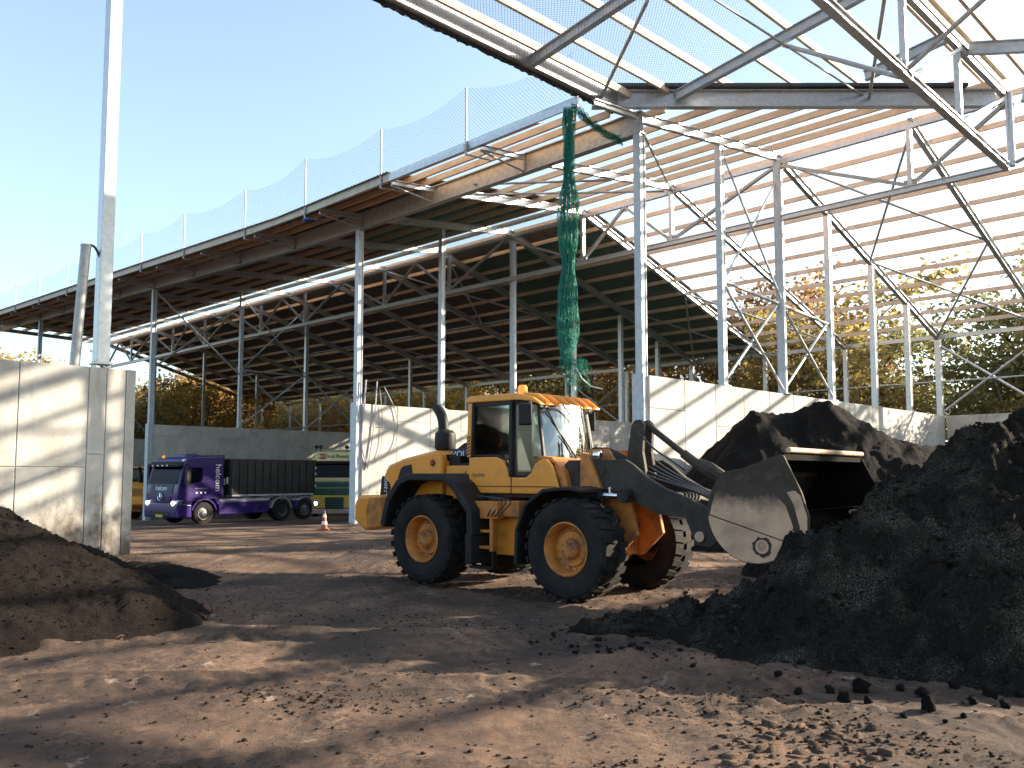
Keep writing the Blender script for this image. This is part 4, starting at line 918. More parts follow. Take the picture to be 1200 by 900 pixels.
    part(MB().lathe([(.03, 3.3), (.03, 3.36), (.02, 3.38)], (-1.3, -.4, 0), 8, 'z'), 'aerial_base', 'black', rf, 0)
    for sd in (-1, 1):
        m = MB(); m.tube([(-1.0, sd*.7, 3.12), (-.92, sd*1.0, 3.12), (-.95, sd*1.08, 3.06)] if sd < 0 else [(-1.0, .70, 3.12), (-1.12, 1.0, 3.12), (-1.25, 1.12, 3.08)], .018, 6); mr = part(m, 'mirror_arm', 'black', cb, 0)
        m = MB(); x, y = (-.93, -1.1) if sd < 0 else (-1.27, 1.14); m.beam((x, y, 2.74), (x, y, 3.1), .10, .22); part(m, 'mirror', 'black', cb, .03, 3)
    # inside the cab
    m = MB(); m.box(-1.9, -1.3, -.28, .28, 1.75, 1.98); m.prism([(-2.0, 1.98), (-1.82, 1.98), (-1.95, 2.75), (-2.1, 2.75)], -.26, .26); m.prism([(-2.06, 2.78), (-1.96, 2.78), (-2.0, 2.98), (-2.1, 2.98)], -.14, .14); part(m, 'driver_seat', 'interior', cb, .04, 2)
    m = MB(); m.tube([(-1.0, 0, 1.65), (-1.1, 0, 2.25)], .05, 8); m.tube([(-1.12+.06*math.sin(a), .19*math.cos(a), 2.28+.18*math.sin(a)) for a in np.linspace(0, 6.283, 19)], .016, 6); m.box(-.9, -.75, -.3, .3, 1.65, 2.2); part(m, 'steering_column', 'interior', cb, .008)
    part(MB().prism([(-2.2, 2.42), (-2.02, 2.42), (-1.98, 2.5), (-2.1, 2.8), (-2.2, 2.8)], -.62, -.5), 'red_jacket', 'red', cb, .02)
    part(MB().prism([(-2.12, 3.02), (-2.06, 2.86), (-1.98, 2.9), (-1.9, 3.02), (-1.84, 2.84), (-1.7, 2.94), (-1.62, 2.7), (-1.76, 2.5), (-1.9, 2.46), (-2.02, 2.7)], .55, .6), 'rear_curtain', 'teal', cb, .01)
    # lift arms, bell cranks, cylinders
    armp = [(-.50, 2.10), (-.42, 2.17), (.66, 2.17), (.80, 2.09), (1.05, 1.90), (1.35, 1.74), (1.85, 1.56), (2.25, 1.35), (2.30, 1.05), (2.10, .90), (1.86, .93), (1.76, 1.18), (1.70, 1.32), (1.3, 1.34), (1.0, 1.44), (.62, 1.66), (.1, 1.72), (-.46, 1.74)]
    for y in (-.62, .52): part(MB().prism(armp, y, y+.10), 'lift_arm', 'arm', bevel=.012)
    part(MB().tube([(1.45, -.52, 1.55), (1.45, .52, 1.55)], .13, 14), 'cross_tube', 'arm', bevel=0, sm=True)
    for x, z in ((.25, 2.0), (.83, 1.62)): part(MB().tube([(x, -.64, z), (x, .64, z)], .06, 12), 'pivot_pin', 'steeld', bevel=0, sm=True)
    for y in (-.20, .06):
        part(MB().prism([(.52, 2.72), (.58, 2.80), (.68, 2.81), (.75, 2.74), (.72, 2.3), (.78, 1.95), (.62, 1.6), (.46, 1.62), (.40, 2.05)], y, y+.08), 'bell_crank', 'arm', bevel=.012)
        if y > 0: part(MB().tube([(.70, -.03, 2.74), (1.50, -.03, 2.16)], .05, 10).tube([(1.36, -.03, 2.26), (1.66, -.03, 2.05)], .075, 10).tube([(1.6, -.03, 2.10), (1.78, -.03, 2.02), (1.98, -.03, 1.90), (2.14, -.03, 1.76)], [.09, .12, .11, .07], 10), 'tilt_link', 'arm', bevel=0, sm=True)
        part(MB().tube([(.1, y+.04, 1.75), (.55, y+.04, 1.70), (1.7, y+.04, 1.50), (2.3, y+.04, 1.35)], [.08, .08, .04, .04], 10), 'tilt_cylinder', 'arm', bevel=0, sm=True)
    part(MB().tube([(1.95, -.66, 1.05), (1.95, .66, 1.05)], .075, 14), 'pivot_pin', 'steel', bevel=0, sm=True)
    for y in (-.78, .78):
        c = part(MB().tube([(-.62, y, 1.62), (-.1, y, 1.63), (.30, y, 1.62)], .085, 12), 'lift_cylinder', 'black', bevel=0, sm=True)
        part(MB().tube([(.30, y, 1.62), (.72, y, 1.61)], .045, 12), 'cylinder_rod', 'chrome', c, 0, sm=True)
        part(MB().tube([(.76, y-.06, 1.61), (.76, y+.16, 1.61)], .10, 12).tube([(.32, y, 1.62), (.36, y, 1.62)], .10, 12), 'rod_eye', 'black', c, 0, sm=True)
        part(MB().lathe([(.035, 0), (.035, .08), (.02, .10)], (.5, y, 1.65), 8, 'z'), 'grease_fitting', 'chrome', c, 0)
    def hose(pts, r): part(MB().tube(bezier(pts, 5), r, 6), 'hose', 'hose', bevel=0, sm=True)
    for k in range(5): hose([(.15, -.2+k*.1, 2.2), (.5, -.25+k*.12, 2.05+.05*k), (1.0, -.2+k*.1, 1.86+.03*k), (1.6, -.2+k*.1, 1.7), (2.1, -.2+k*.1, 1.5)], .022)
    for k in range(4): hose([(-.3, -.3+k*.08, 1.9), (-.1, -.4+k*.1, 2.35), (.25, -.35+k*.1, 2.25), (.5, -.3+k*.1, 2.1)], .022)
    for k in range(4): hose([(-2.55, -.85, 1.9-.1*k), (-2.3, -.98, 1.62-.05*k), (-1.9, -.98, 1.56), (-1.65+.1*k, -1.0, 1.5), (-1.68+.1*k, -1.135, 1.33), (-1.72+.08*k, -1.14, 1.24)], .012)
    hose([(.66, -.25, 2.62), (1.0, -.31, 2.34), (1.3, -.32, 2.16), (1.55, -.32, 2.0)], .016); hose([(-2.5, -.86, 2.0), (-2.46, -.98, 1.6), (-2.2, -1.05, 1.2)], .014)
    fw = part(MB().prism([(-.14, 1.64), (-.12, 2.3), (.02, 2.26), (.3, 1.64)], -.70, -.46), 'lamp_bracket', 'yellowd', bevel=.015)
    part(MB().lathe([(.07, 0), (.075, .1), (.05, .11)], (.1, -.6, 2.24), 12, 'x'), 'headlight', 'chrome', fw, 0)
    # bucket
    edge = MB().tube([(3.57, -1.28, 2.25), (3.57, 1.36, 2.24)], .036, 14)
    back = arc(3.16, 1.46, .66, 128, 275, 16)
    prof = back+[(3.60, .835), (3.80, .93)]
    side = back+[(3.62, .84), (3.76, .93), (3.86, 1.15), (3.87, 1.42), (3.78, 1.72), (3.56, 2.18), (3.50, 2.19), (3.0, 2.02)]
    bk = part(MB().prism(side, -1.42, -1.38), 'bucket', 'steeld', bevel=.004); part(MB().prism(side, 1.38, 1.42), 'far_side_plate', 'soild', bk, .004)  # far plate near-black: soil plus the mouth's shade, put into its colour
    prof = [(3.54, 2.17), (3.0, 2.02)]+prof
    m = MB(); n = len(prof); inn = []
    for i, p in enumerate(prof):
        a = Vector(prof[max(i-1, 0)]); b = Vector(prof[min(i+1, n-1)]); d = (b-a).normalized(); inn.append((p[0]-d.y*.03, p[1]+d.x*.03))
    m.prism(prof+inn[::-1], -1.375, 1.375); part(m, 'bucket_shell', 'soild', bk, 0)  # shell in the same near-black, the mouth's shade included in the colour
    part(edge, 'top_edge', 'steel', bk, 0, sm=True); part(MB().beam((3.53, -1.36, 2.17), (3.53, 1.36, 2.17), .05, .10), 'spill_guard', 'soild', bk, .005)  # guard coloured near-black so its lit face reads as shaded
    c = (3.16, 1.44); pl = arc(c[0], c[1], .645, 150, 350, 26)
    up = pl[:9]; cut_a, cut_b = (2.53, 1.40), (3.70, 1.0)
    disc = [(2.545, 1.46), (2.62, 1.70), (2.74, 1.80), (2.95, 1.85), (3.2, 1.80), (3.42, 1.72), (3.58, 1.55), (3.66, 1.32), (3.70, 1.085)]
    part(MB().prism(disc+[(3.70, 1.075), (2.535, 1.415)], -1.432, -1.42), 'upper_side_plate', 'steels', bk, .003)
    lowp = [(2.532, 1.40), (3.70, 1.06), (3.70, .97)]+arc(3.16, 1.46, .645, 300, 188, 14)
    part(MB().prism(lowp, -1.446, -1.42), 'lower_side_plate', 'steel', bk, .003)
    part(MB().prism([(3.60, 1.72), (3.68, 1.58), (3.755, 1.30), (3.755, .98), (3.80, 1.0), (3.845, 1.16), (3.85, 1.42), (3.77, 1.68), (3.7, 1.74)], -1.436, -1.42), 'side_cutter', 'steel', bk, .003)
    rg = random.Random(3); wp = []
    for k in range(22): a = k/22*6.283; r = .125*(1+rg.uniform(-.12, .16)); wp.append((3.27+r*math.cos(a), 1.03+r*math.sin(a)))
    part(MB().prism(wp, -1.452, -1.44), 'weld_patch', 'steeld', bk, 0)
    ring = MB(); ring.lathe([(.088, -1.452), (.088, -1.462), (.062, -1.462), (.062, -1.452)], (3.27, 0, 1.03), 20); part(ring, 'boss_ring', 'steel', bk, 0)
    text('boss_letter', 'B', .11, M['steel'], bk, (3.27, -1.455, 1.03), (R_(90), R_(20), 0), .004)
    m = MB(); m.box(2.35, 2.62, -.7, -.5, .85, 1.9); m.box(2.35, 2.62, .5, .7, .85, 1.9); m.prism([(2.1, 1.7), (2.15, 1.95), (2.7, 1.95), (2.62, 1.2), (2.4, 1.2)], -.45, -.3); m.prism([(2.1, 1.7), (2.15, 1.95), (2.7, 1.95), (2.62, 1.2), (2.4, 1.2)], .3, .45); m.box(2.4, 2.6, -1.0, 1.0, 1.0, 1.35); part(m, 'bucket_hinge', 'steeld', bk, .01)
    m = MB(); m.box(2.62, 2.9, -1.37, 1.37, 1.9, 1.96); m.prism([(2.55, 1.3), (2.9, 1.98), (3.0, 2.02), (2.72, 1.9), (2.5, 1.5)], -1.36, 1.36); part(m, 'bucket_back_rail', 'steeld', bk, .006)
    return L
LD = make_loader('yellow wheel loader with its curled steel bucket raised beside the near compost heap', (1.64, 14.16, .03), R_(-41))
L2 = copy_tree(LD); L2.location = (*W(41.0, 2.6)[:2], -.85); L2.rotation_euler = (0, 0, R_(100)); tag(L2, 'yellow machine half hidden in the shade between the left wall and the purple truck', 'wheel loader')
# compost carried in the bucket
hx, hy = math.cos(R_(-41)), math.sin(R_(-41)); t_ = np.linspace(2.7, 3.86, 26); y_ = np.linspace(-1.36, 1.36, 60); TX, TY = np.meshgrid(t_, y_)
HZ = 2.10-.42*np.abs(TX-3.15)-.30*np.clip(TX-3.3, 0, 1)**2*6-.25*(np.abs(TY)/1.36)**3+.10*fbm(TX*3, TY*3, 5, 4)+.05*np.abs(fbm(TX*12, TY*12, 8, 2)); HZ = np.where((np.abs(TY) > 1.34), HZ-.25, HZ); HZ = np.minimum(HZ-.75, 1.25+.05*fbm(TX*5, TY*5, 3, 2)+.2*np.clip(TX-2.9, 0, .3)); HZ = np.maximum(HZ, 1.50-np.sqrt(np.clip(.40-(TX-3.16)**2, .0, 1))); HZ = np.where(TX > 3.55, np.maximum(HZ, .90+.3*(TX-3.55)), HZ)
V = np.stack([TX*hx-TY*hy, TX*hy+TY*hx, HZ], -1).reshape(-1, 3); tag(link('bucket_load', fastmesh('bucket_load', V, gridfaces(26, 60), M['soild']), None, (1.64, 14.16, .03)), 'dark compost lying inside the raised bucket of the near loader', 'compost')

# ------------------------------------------------------------ trucks (x forward, y left, z up, origin under the front axle)
def truck_wheel(parent, x, y, R=.5, w=.3, dual=False):
    o = MB().lathe([(.12, -.1), (.12, .1)], n=12).build('wheel', M['black'], parent); o.location = (x, y, R); sg = 1 if y > 0 else -1
    t = MB().lathe([(R*.58, -w/2), (R*.9, -w/2), (R*.98, -w*.42), (R, -w*.3), (R, w*.3), (R*.98, w*.42), (R*.9, w/2), (R*.58, w/2)], n=32, caps=(0, 0)).build('tyre', M['rubber'], o); smooth_angle(t)
    dd = .02 if dual else .13
    pr = [(R*.58, sg*(w/2-.01)), (R*.52, sg*(w/2-.02)), (R*.48, sg*dd*.6), (R*.26, sg*(dd*.6+(.0 if dual else .03))), (R*.24, sg*(dd+.03)), (R*.1, sg*(dd+.05))]
    r = MB().lathe(pr, n=24, caps=(0, 1)); 
    for k in range(10): a = k*.628; r.lathe([(.018, sg*dd*.6), (.018, sg*(dd*.6+.05))], (R*.36*math.cos(a), 0, R*.36*math.sin(a)), 6)
    smooth_angle(r.build('rim', M['rimgrey'], o)); return o
def purple_truck():
    hd = Vector((-.588, -.809, 0)); lf = Vector((.809, -.588, 0)); fw = Vector((-13.8, 38.5, 0)); org = fw-lf*1.1
    T = thing('container_truck', 'purple three axle truck with lit headlights carrying a black open container', 'truck', (org.x, org.y, -.26), math.atan2(hd.y, hd.x))
    def P(mb, n, m, par=T, bv=.015, sm=False, seg=2):
        o = mb.build(n, M[m], par, bevel=bv, seg=seg)
        if sm: smooth_angle(o)
        return o
    cab = P(MB().prism([(1.28, .75), (1.36, 1.3), (1.30, 1.75), (1.06, 2.72), (.86, 2.94), (.5, 3.03), (-.95, 3.08), (-.95, .85), (-.62, .85), (-.60, 1.0), (-.45, 1.15), (.45, 1.15), (.6, 1.0), (.63, .75)], -1.22, 1.22), 'cab', 'purple', bv=.06, seg=4, sm=True)
    P(MB().prism([(1.395, .34), (1.42, .6), (1.40, .98), (1.3, 1.0), (.66, .9), (.62, .34)], -1.24, 1.24), 'bumper', 'purple', cab, .05, True, 4)
    P(MB().box(1.36, 1.425, -.75, .75, .40, .62), 'lower_grille', 'black', cab, .02)
    P(MB().beam((1.345, 0, 1.38), (1.285, 0, 1.82), 1.7, .06, up=(1, 0, .14)), 'upper_grille', 'navy', cab, .01)
    for k in range(3): P(MB().box(1.37, 1.40, -.72, .72, 1.04+.1*k, 1.08+.1*k), 'grille_slat', 'purple', cab, .006)
    P(MB().beam((1.302, 0, 1.82), (1.075, 0, 2.62), 2.16, .03, up=(1, 0, .28)), 'windscreen', 'dglass', cab, 0)
    P(MB().beam((1.285, 0, 1.80), (1.05, 0, 2.66), 2.24, .02, up=(1, 0, .28)), 'screen_seal', 'interior', cab, 0)
    v = P(MB().prism([(1.05, 2.60), (1.32, 2.56), (1.34, 2.66), (1.06, 2.80)], -1.2, 1.2), 'sun_visor', 'black', cab, .01)
    for y in (-.75, -.35, .35, .0): P(MB().box(1.335, 1.36, y-.05, y+.05, 2.59, 2.65), 'marker_lamp', 'white', v, .005)
    P(MB().box(.9, 1.0, .95, 1.1, 2.80, 2.90), 'roof_lamp', 'white', cab, .01); P(MB().prism([(.55, 2.98), (.5, 3.12), (.0, 3.16), (-.3, 3.10), (-.35, 3.0)], -.5, .5), 'roof_hatch', 'purple', cab, .03)
    P(MB().lathe([(.06, 2.95), (.06, 3.06), (.03, 3.1)], (.7, -.95, 0), 10, 'z'), 'beacon', 'orange', cab, 0)
    for y in (-1.0, 1.0):
        h = P(MB().prism([(1.40, .86), (1.42, .95), (1.30, 1.12), (1.05, 1.10), (1.2, .86)], y-.2 if y < 0 else y-.2, y+.25 if y > 0 else y+.2), 'headlight', 'chrome', cab, .02); P(MB().lathe([(.10, 0), (.10, .05), (.05, .07)], (1.375, y*.98, .97), 14, 'x'), 'bulb', 'lamp', h, 0)
    text('front_lettering', 'helcom', .30, M['white'], cab, (1.352, 0, 1.62), (R_(90), 0, R_(90)), .004).rotation_euler = (R_(82), 0, R_(90))
    rg_ = MB(); rg_.tube([(1.43, .15*math.cos(a), 1.25+.15*math.sin(a)) for a in np.linspace(0, 6.2832, 25)], .016, 6, False)
    for k in range(3): a = math.pi/2+k*2.094; rg_.tube([(1.43, 0, 1.25), (1.43, .15*math.cos(a), 1.25+.15*math.sin(a))], [.022, .008], 6)
    P(rg_, 'star_emblem', 'chrome', cab, 0)
    P(MB().box(1.425, 1.44, -.26, .26, .36, .47), 'number_plate', 'plate', cab, 0)
    for y in (1.225, -1.225):
        P(MB().prism([(.98, 1.80), (.80, 2.48), (.74, 2.54), (.16, 2.54), (.12, 2.0), (.30, 1.90)], y-.012, y+.012), 'side_window', 'dglass', cab, 0)
        P(MB().tube([(.95, y, 2.62), (1.02, y*1.18, 2.66)], .03, 6).beam((1.02, y*1.2, 1.75), (1.02, y*1.2, 2.6), .22, .16, up=(0, 1, 0)), 'mirror', 'black', cab, .03)
        P(MB().beam((1.05, y*1.006, 1.05), (-.9, y*1.006, 1.22), .012, .02).beam((.95, y*1.006, 1.72), (-.9, y*1.006, 2.1), .012, .015).beam((.18, y*1.006, .9), (.18, y*1.006, 2.5), .012, .012), 'door_seam', 'navy', cab, 0)
        P(MB().box(.22, .36, y*1.002-.02, y*1.002+.02, 1.62, 1.66), 'door_handle', 'black', cab, .005)
    t = text('side_lettering', 'helcom', .42, M['white'], cab, (-.66, 1.236, 2.08), (R_(90), R_(90), R_(180)), .004)
    for k in range(3): P(MB().lathe([(.045, 0), (.045, .008)], (.42-.22*k, 1.232, 1.42), 6), 'small_mark', 'white', cab, 0)
    t = text('small_lettering', 'www.helcom.nl', .10, M['pgrey'], cab, (.2, 1.236, 1.62), (R_(90), 0, R_(180)), .002)
    P(MB().box(-1.05, -.955, -1.15, 1.15, 2.75, 3.12).box(-1.0, -.94, -1.18, 1.18, 1.0, 2.75), 'cab_rear_panel', 'black', cab)
    # chassis
    P(MB().box(-6.3, .8, -.42, .42, .62, .92), 'chassis', 'black')
    for y0, y1 in ((1.06, 1.22), (-1.22, -1.06)):
        s = P(MB().box(-3.55, -.75, y0, y1, .42, 1.0), 'side_skirt', 'purple', bv=.03, seg=3)
        P(MB().box(-3.55, -.78, y0-.006, y1+.006, 1.005, 1.12), 'light_strip', 'pgrey', s, .01)
        P(MB().box(-5.35, -4.98, y0, y1, .55, .95), 'rear_box', 'purple', s, .02); P(MB().box(-5.35, -4.98, y0-.005, y1+.005, .96, 1.06), 'rear_light_strip', 'pgrey', s, .01)
        for x in (-4.3, -5.65-.1):
            m = MB(); a0 = arc(x, .5, .60, 12, 168, 14); a1 = arc(x, .5, .64, 168, 12, 14); m.prism(a0+a1, y0-.12 if y0 > 0 else y0, y1+.0 if y0 > 0 else y1+.12); P(m, 'mudguard', 'pgrey', bv=0)
        m = MB(); a0 = arc(0, .5, .60, 15, 170, 14); a1 = arc(0, .5, .66, 170, 15, 14); m.prism(a0+a1, y0, y1+.02 if y0 > 0 else y1); P(m, 'mudguard', 'purple', bv=0)
    for sd in (-1.05, 1.05):
        truck_wheel(T, 0, sd); truck_wheel(T, -4.3, sd*.98, .5, .5, True); truck_wheel(T, -5.75, sd)
    c = P(MB().box(-6.35, -1.28, -1.25, 1.25, 1.28, 2.86), 'container', 'container', bv=.02)
    P(MB().box(-6.38, -1.25, -1.27, 1.27, 2.86, 2.95), 'container_rim', 'container', c, .01)
    for k in range(12):
        for y in (1.25, -1.25): P(MB().box(-6.28+k*.44, -6.19+k*.44, y-.05, y+.05, 1.3, 2.85), 'container_rib', 'container', c, .008)
    P(MB().box(-6.2, -1.4, 1.24, 1.29, 1.22, 1.30).box(-6.2, -1.4, -1.29, -1.24, 1.22, 1.30), 'container_rail', 'pgrey', c, .005)
    for k in range(4): P(MB().box(-6.37, -6.30, 1.275, 1.285, 1.6+.3*k, 1.72+.3*k), 'reflector', 'white', c, 0)
    P(MB().beam((-1.2, .9, 1.2), (-1.2, .3, 2.7), .14, .2, up=(1, 0, 0)).beam((-1.2, -.9, 1.2), (-1.2, -.3, 2.7), .14, .2, up=(1, 0, 0)).box(-1.3, -1.02, -1.0, 1.0, 1.0, 1.25), 'hook_frame', 'black')
    P(MB().box(-1.25, -1.21, .85, .95, 1.75, 2.05).box(-1.25, -1.21, 1.08, 1.16, 1.8, 2.1), 'warning_mark', 'white', bv=0)
purple_truck()
def yellow_truck():
    T = thing('cab_truck', 'yellow and green truck with lit headlights parked nose out beside the sunlit wall end', 'truck', (-9.85, 48.0, -.36), R_(-80))
    def P(mb, n, m, par=T, bv=.015, sm=False, seg=2):
        o = mb.build(n, M[m], par, bevel=bv, seg=seg)
        if sm: smooth_angle(o)
        return o
    cab = P(MB().prism([(1.30, .95), (1.34, 1.5), (1.30, 2.0), (1.12, 3.0), (.9, 3.3), (-.8, 3.5), (-.8, .95)], -1.22, 1.22), 'cab', 'dafy', bv=.05, seg=3, sm=True)
    P(MB().prism([(1.14, 3.04), (1.22, 3.06), (1.06, 3.55), (.9, 3.58), (-.5, 3.7), (-.5, 3.3)], -1.08, 1.08), 'roof_visor', 'cream', cab, .03)
    text('roof_lettering', 'v.d. Bosch', .27, M['black'], cab, (1.165, .16, 3.32), (R_(72), 0, R_(90)), .004, shear=.15)
    m = MB()
    for dx in (0, .12): m.tube([(1.20-.0*dx, -.70+dx+.1*math.cos(a), 3.32+.14*math.sin(a)) for a in np.linspace(0, 6.2832, 13)], .016, 5, False); 
    m.beam((1.2, -.86, 3.22), (1.2, -.5, 3.22), .02, .04); m.beam((1.17, -.86, 3.44), (1.17, -.5, 3.44), .02, .04); P(m, 'roof_emblem', 'redp', cab, 0)
    P(MB().beam((1.315, 0, 2.20), (1.165, 0, 2.92), 2.2, .03, up=(1, 0, .2)), 'windscreen', 'dglass', cab, 0); P(MB().beam((1.29, 0, 2.16), (1.13, 0, 2.98), 2.36, .03, up=(1, 0, .2)), 'screen_seal', 'interior', cab, 0)
    P(MB().prism([(1.15, 2.95), (1.36, 2.9), (1.38, 3.0), (1.16, 3.08)], -1.2, 1.2), 'sun_visor', 'black', cab, .01)
    P(MB().box(1.27, 1.345, -1.21, 1.21, 1.95, 2.15), 'yellow_band', 'cream', cab, .02)
    g = P(MB().box(1.28, 1.35, -1.2, 1.2, 1.22, 1.92), 'front_panel', 'dafg', cab, .02)
    for k in range(5): P(MB().box(1.35, 1.38, -1.08, 1.08, 1.26+.13*k, 1.33+.13*k), 'grille_slat', 'dafg', g, .008)
    P(MB().box(1.352, 1.385, -1.15, 1.15, 1.59, 1.615), 'trim_line', 'cream', g, 0)
    b = P(MB().box(1.0, 1.42, -1.24, 1.24, .5, 1.2), 'bumper', 'dafy', cab, .05, True, 3)
    gr = P(MB().beam((1.425, 0, .46), (1.425, 0, 1.10), 1.0, .03, up=(1, 0, 0)), 'lower_grille', 'dafg', b, .01)
    for k in range(5): P(MB().box(1.44, 1.455, -.46, .46, .52+.12*k, .57+.12*k), 'grille_slat', 'black', gr, 0)
    P(MB().box(1.0, 1.43, -1.22, 1.22, .22, .48), 'lower_valance', 'pgrey', b, .03)
    for y in (-.98, .98): h = P(MB().box(1.40, 1.435, y-.2, y+.2, .64, .90), 'headlight', 'chrome', b, .02); P(MB().lathe([(.10, 0), (.10, .02), (.05, .04)], (1.43, y, .77), 14, 'x'), 'bulb', 'lamp', h, 0)
    P(MB().box(1.43, 1.445, -.28, .28, .28, .40), 'number_plate', 'plate', b, 0)
    for y in (-1.0, -.78, .62, .9): P(MB().lathe([(.11, .0), (.08, -.06), (.05, -.2)], (1.0, y, 3.82), 12, 'x').tube([(.9, y, 3.5), (.9, y, 3.8)], .025, 6), 'horn', 'black', cab, 0)
    P(MB().tube([(.9, -1.0, 3.66), (.9, 1.0, 3.66)], .025, 6), 'lamp_bar', 'galv', cab, 0)
    P(MB().prism([(1.0, 2.0), (.86, 2.85), (.1, 2.85), (.1, 2.0)], 1.215, 1.235), 'side_window', 'dglass', cab, 0)
    for y in (-1.38, 1.38): P(MB().beam((1.1, y, 2.1), (1.1, y, 2.85), .22, .14, up=(0, 1, 0)).tube([(1.05, y*.88, 2.9), (1.1, y, 2.9), (1.1, y, 2.1)], .02, 6), 'mirror', 'black', cab, .02)
    P(MB().box(-7.2, -1.05, -1.24, 1.24, 1.2, 3.0), 'load_body', 'dafg', bv=.02); P(MB().box(-7.0, 1.0, -.4, .4, .6, .95), 'chassis', 'black')
    for x in (.1, -4.2, -5.6): truck_wheel(T, x, -1.05); truck_wheel(T, x, 1.05)
yellow_truck()
# traffic cone
x, y = gp(380, 622); cn = thing('traffic_cone', 'small orange and white traffic cone in front of the yellow and green truck', 'traffic cone', (x, y, G(x, y)))
MB().box(-.2, .2, -.2, .2, .03, .07).build('base', M['cone'], cn, bevel=.01)
cn.scale = (.85, .85, 1)
smooth_angle(MB().lathe([(.14, .07), (.03, .72), (.02, .74)], n=16, axis='z').build('body', M['cone'], cn))
for z in (.22, .47): r0 = .14-.11*(z-.07)/.65; smooth_angle(MB().lathe([(r0+.004, z), (r0-.017, z+.11)], n=16, axis='z').build('white_band', M['white'], cn))

# ------------------------------------------------------------ autumn wood behind the site
def tree_meshes(seed, H=13., Rw=4., n_leaf=4200, ls=.26, low=.25):
    rg = random.Random(seed); mb = MB(); tips = []
    def limb(p, d, l, r, lev):
        pts = [p]; q = p.copy(); dd = d.copy(); n = 4
        for i in range(n):
            dd = (dd+Vector((rg.gauss(0, .16), rg.gauss(0, .16), rg.gauss(.03, .10)))).normalized(); q = q+dd*l/n; pts.append(q.copy())
            if lev > 0: tips.append((q.copy(), lev))
        mb.tube(pts, [r*(1-.72*i/n) for i in range(n+1)], 6 if lev == 0 else 4, False)
        if lev < 3:
            k = {0: 13, 1: 5, 2: 3}[lev]
            for i in range(k):
                t = rg.uniform(.28 if lev == 0 else .3, 1); f = t*n; j = min(int(f), n-1); b = pts[j].lerp(pts[j+1], f-j); a = rg.random()*6.28
                up = rg.uniform(.15, .8) if lev == 0 else rg.uniform(-.1, .5)
                o = Vector((math.cos(a), math.sin(a), up)).normalized()
                nd = (o*.85+dd*.35).normalized() if lev else o
                limb(b, nd, l*(.42 if lev == 0 else .55)*(1.25-.5*t)*rg.uniform(.8, 1.2), r*(.42 if lev == 0 else .5)*(1.1-.5*t), lev+1)
    limb(Vector((0, 0, -.4)), Vector((rg.gauss(0, .04), rg.gauss(0, .04), 1)), H*.9, .2, 0)
    tr = mb.mesh('trunk', M['bark'], True)
    T = [t for t in tips if t[0].z > H*low]; A = []
    nr = np.random.RandomState(seed); P = np.array([t[0] for t in T]); wt = np.array([{1: .5, 2: 1., 3: 1.2}[t[1]] for t in T]); wt /= wt.sum()
    idx = nr.choice(len(P), n_leaf, p=wt); C = P[idx]+nr.normal(0, .38, (n_leaf, 3)); s = ls*nr.uniform(.5, 1.3, (n_leaf, 1))
    u = nr.normal(size=(n_leaf, 3)); u /= np.linalg.norm(u, axis=1)[:, None]; w = nr.normal(size=(n_leaf, 3)); v = np.cross(u, w); v /= np.linalg.norm(v, axis=1)[:, None]
    V = np.stack([C-u*s, C+v*s*.55, C+u*s, C-v*s*.55], 1).reshape(-1, 3); F = np.arange(n_leaf*4).reshape(-1, 4)
    return tr, V, F
KIND = [('yellow leaved tree in the wood behind the shed', 0), ('green leaved tree in the wood behind the shed', 1), ('rust brown tree in the wood behind the shed', 2), ('olive tree turning yellow in the wood behind the shed', 3)]
TV = []
for k in range(8):
    tr, V, F = tree_meshes(40+k, 13, 4, [4200, 4800, 3400, 4200][k % 4], .185, [.46, .38, .5, .42][k % 4]); TV.append((tr, fastmesh('crown', V, F, LEAF[k % 4], False), k % 4))
rg = random.Random(77); k = 0
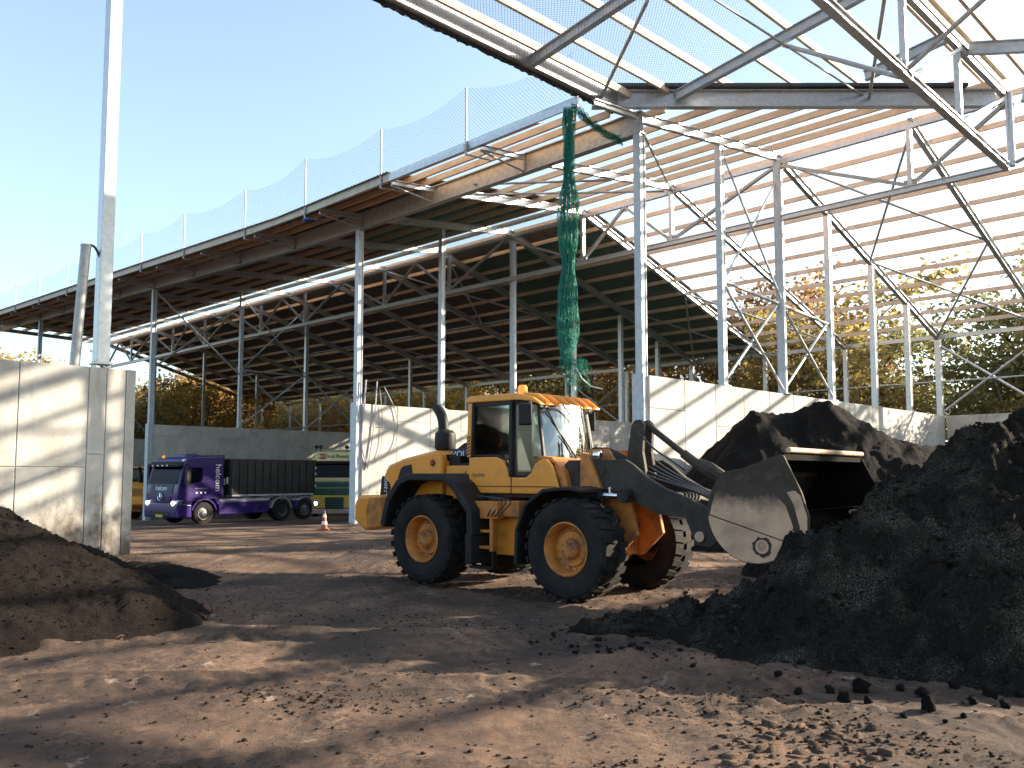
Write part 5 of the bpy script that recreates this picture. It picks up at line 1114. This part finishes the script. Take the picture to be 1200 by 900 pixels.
def plant(x, y, h, kind=None):
    global k
    c = [i for i in range(8) if kind is None or TV[i][2] == kind]; tr, cr, kd = TV[rg.choice(c)]
    o = thing('tree', KIND[kd][0], 'tree', (x, y, G(x, y)-.1), rg.random()*6.28, 'autumn trees of the wood behind the shed'); s = h/13; o.scale = (s*rg.uniform(.8, 1.3), s*rg.uniform(.95, 1.25), s)
    link('trunk', tr, o); link('crown', cr, o)
for row, (q, hs) in enumerate([(30, 1.0), (34.5, 1.1), (40, 1.2)]):
    p = -52.+row
    while p < 112:
        pj = p+rg.uniform(-1.2, 1.2); qj = q+rg.uniform(-1.2, 1.2)
        h = (11.5+1.8*math.sin(p*.23+row)+rg.uniform(-2.4, 2.0))*hs
        if pj < 8: h *= .92
        if pj < -14: h *= .86
        kind = rg.choice([0, 0, 3, 2, 0, 3]) if pj > 16 else rg.choice([1, 3, 2, 1, 0, 3])
        w = W(pj, qj); plant(w.x, w.y, h, kind); p += rg.uniform(3.0, 6.2)*(1.2 if pj < 8 else 1)
for i in range(16):
    w = W(78+rg.uniform(0, 18), -14+i*3.2+rg.uniform(-1, 1)); plant(w.x, w.y, rg.uniform(11, 14), rg.choice([0, 3, 0]))
for i in range(30):
    y = 78+rg.uniform(0, 30); plant(-y*(.36+.3*i/30)+rg.uniform(-1, 1), y, rg.uniform(11, 15), rg.choice([0, 3, 0, 2]))
# undergrowth
nr = np.random.RandomState(5); n = 26000; ps = nr.uniform(-50, 100, n); qs = nr.uniform(27.5, 47, n); hh = 2.2*np.clip(vn(ps*.3, qs*.3, 4), .12, 1)
z = nr.uniform(0, 1, n)**.8*hh-.3; C = np.stack([OX+r2*(qs-ps), OY+r2*(qs+ps), z-.031*np.clip(ps-14.1, 0, 45)], 1)
s = nr.uniform(.16, .42, (n, 1)); u = nr.normal(size=(n, 3)); u /= np.linalg.norm(u, axis=1)[:, None]; v = np.cross(u, nr.normal(size=(n, 3))); v /= np.linalg.norm(v, axis=1)[:, None]
tag(link('undergrowth', fastmesh('undergrowth', np.stack([C-u*s, C+v*s*.6, C+u*s, C-v*s*.6], 1).reshape(-1, 3), np.arange(n*4).reshape(-1, 4), LEAF[3], False)), 'tangled olive undergrowth below the trees of the wood', 'undergrowth', None, 'stuff')
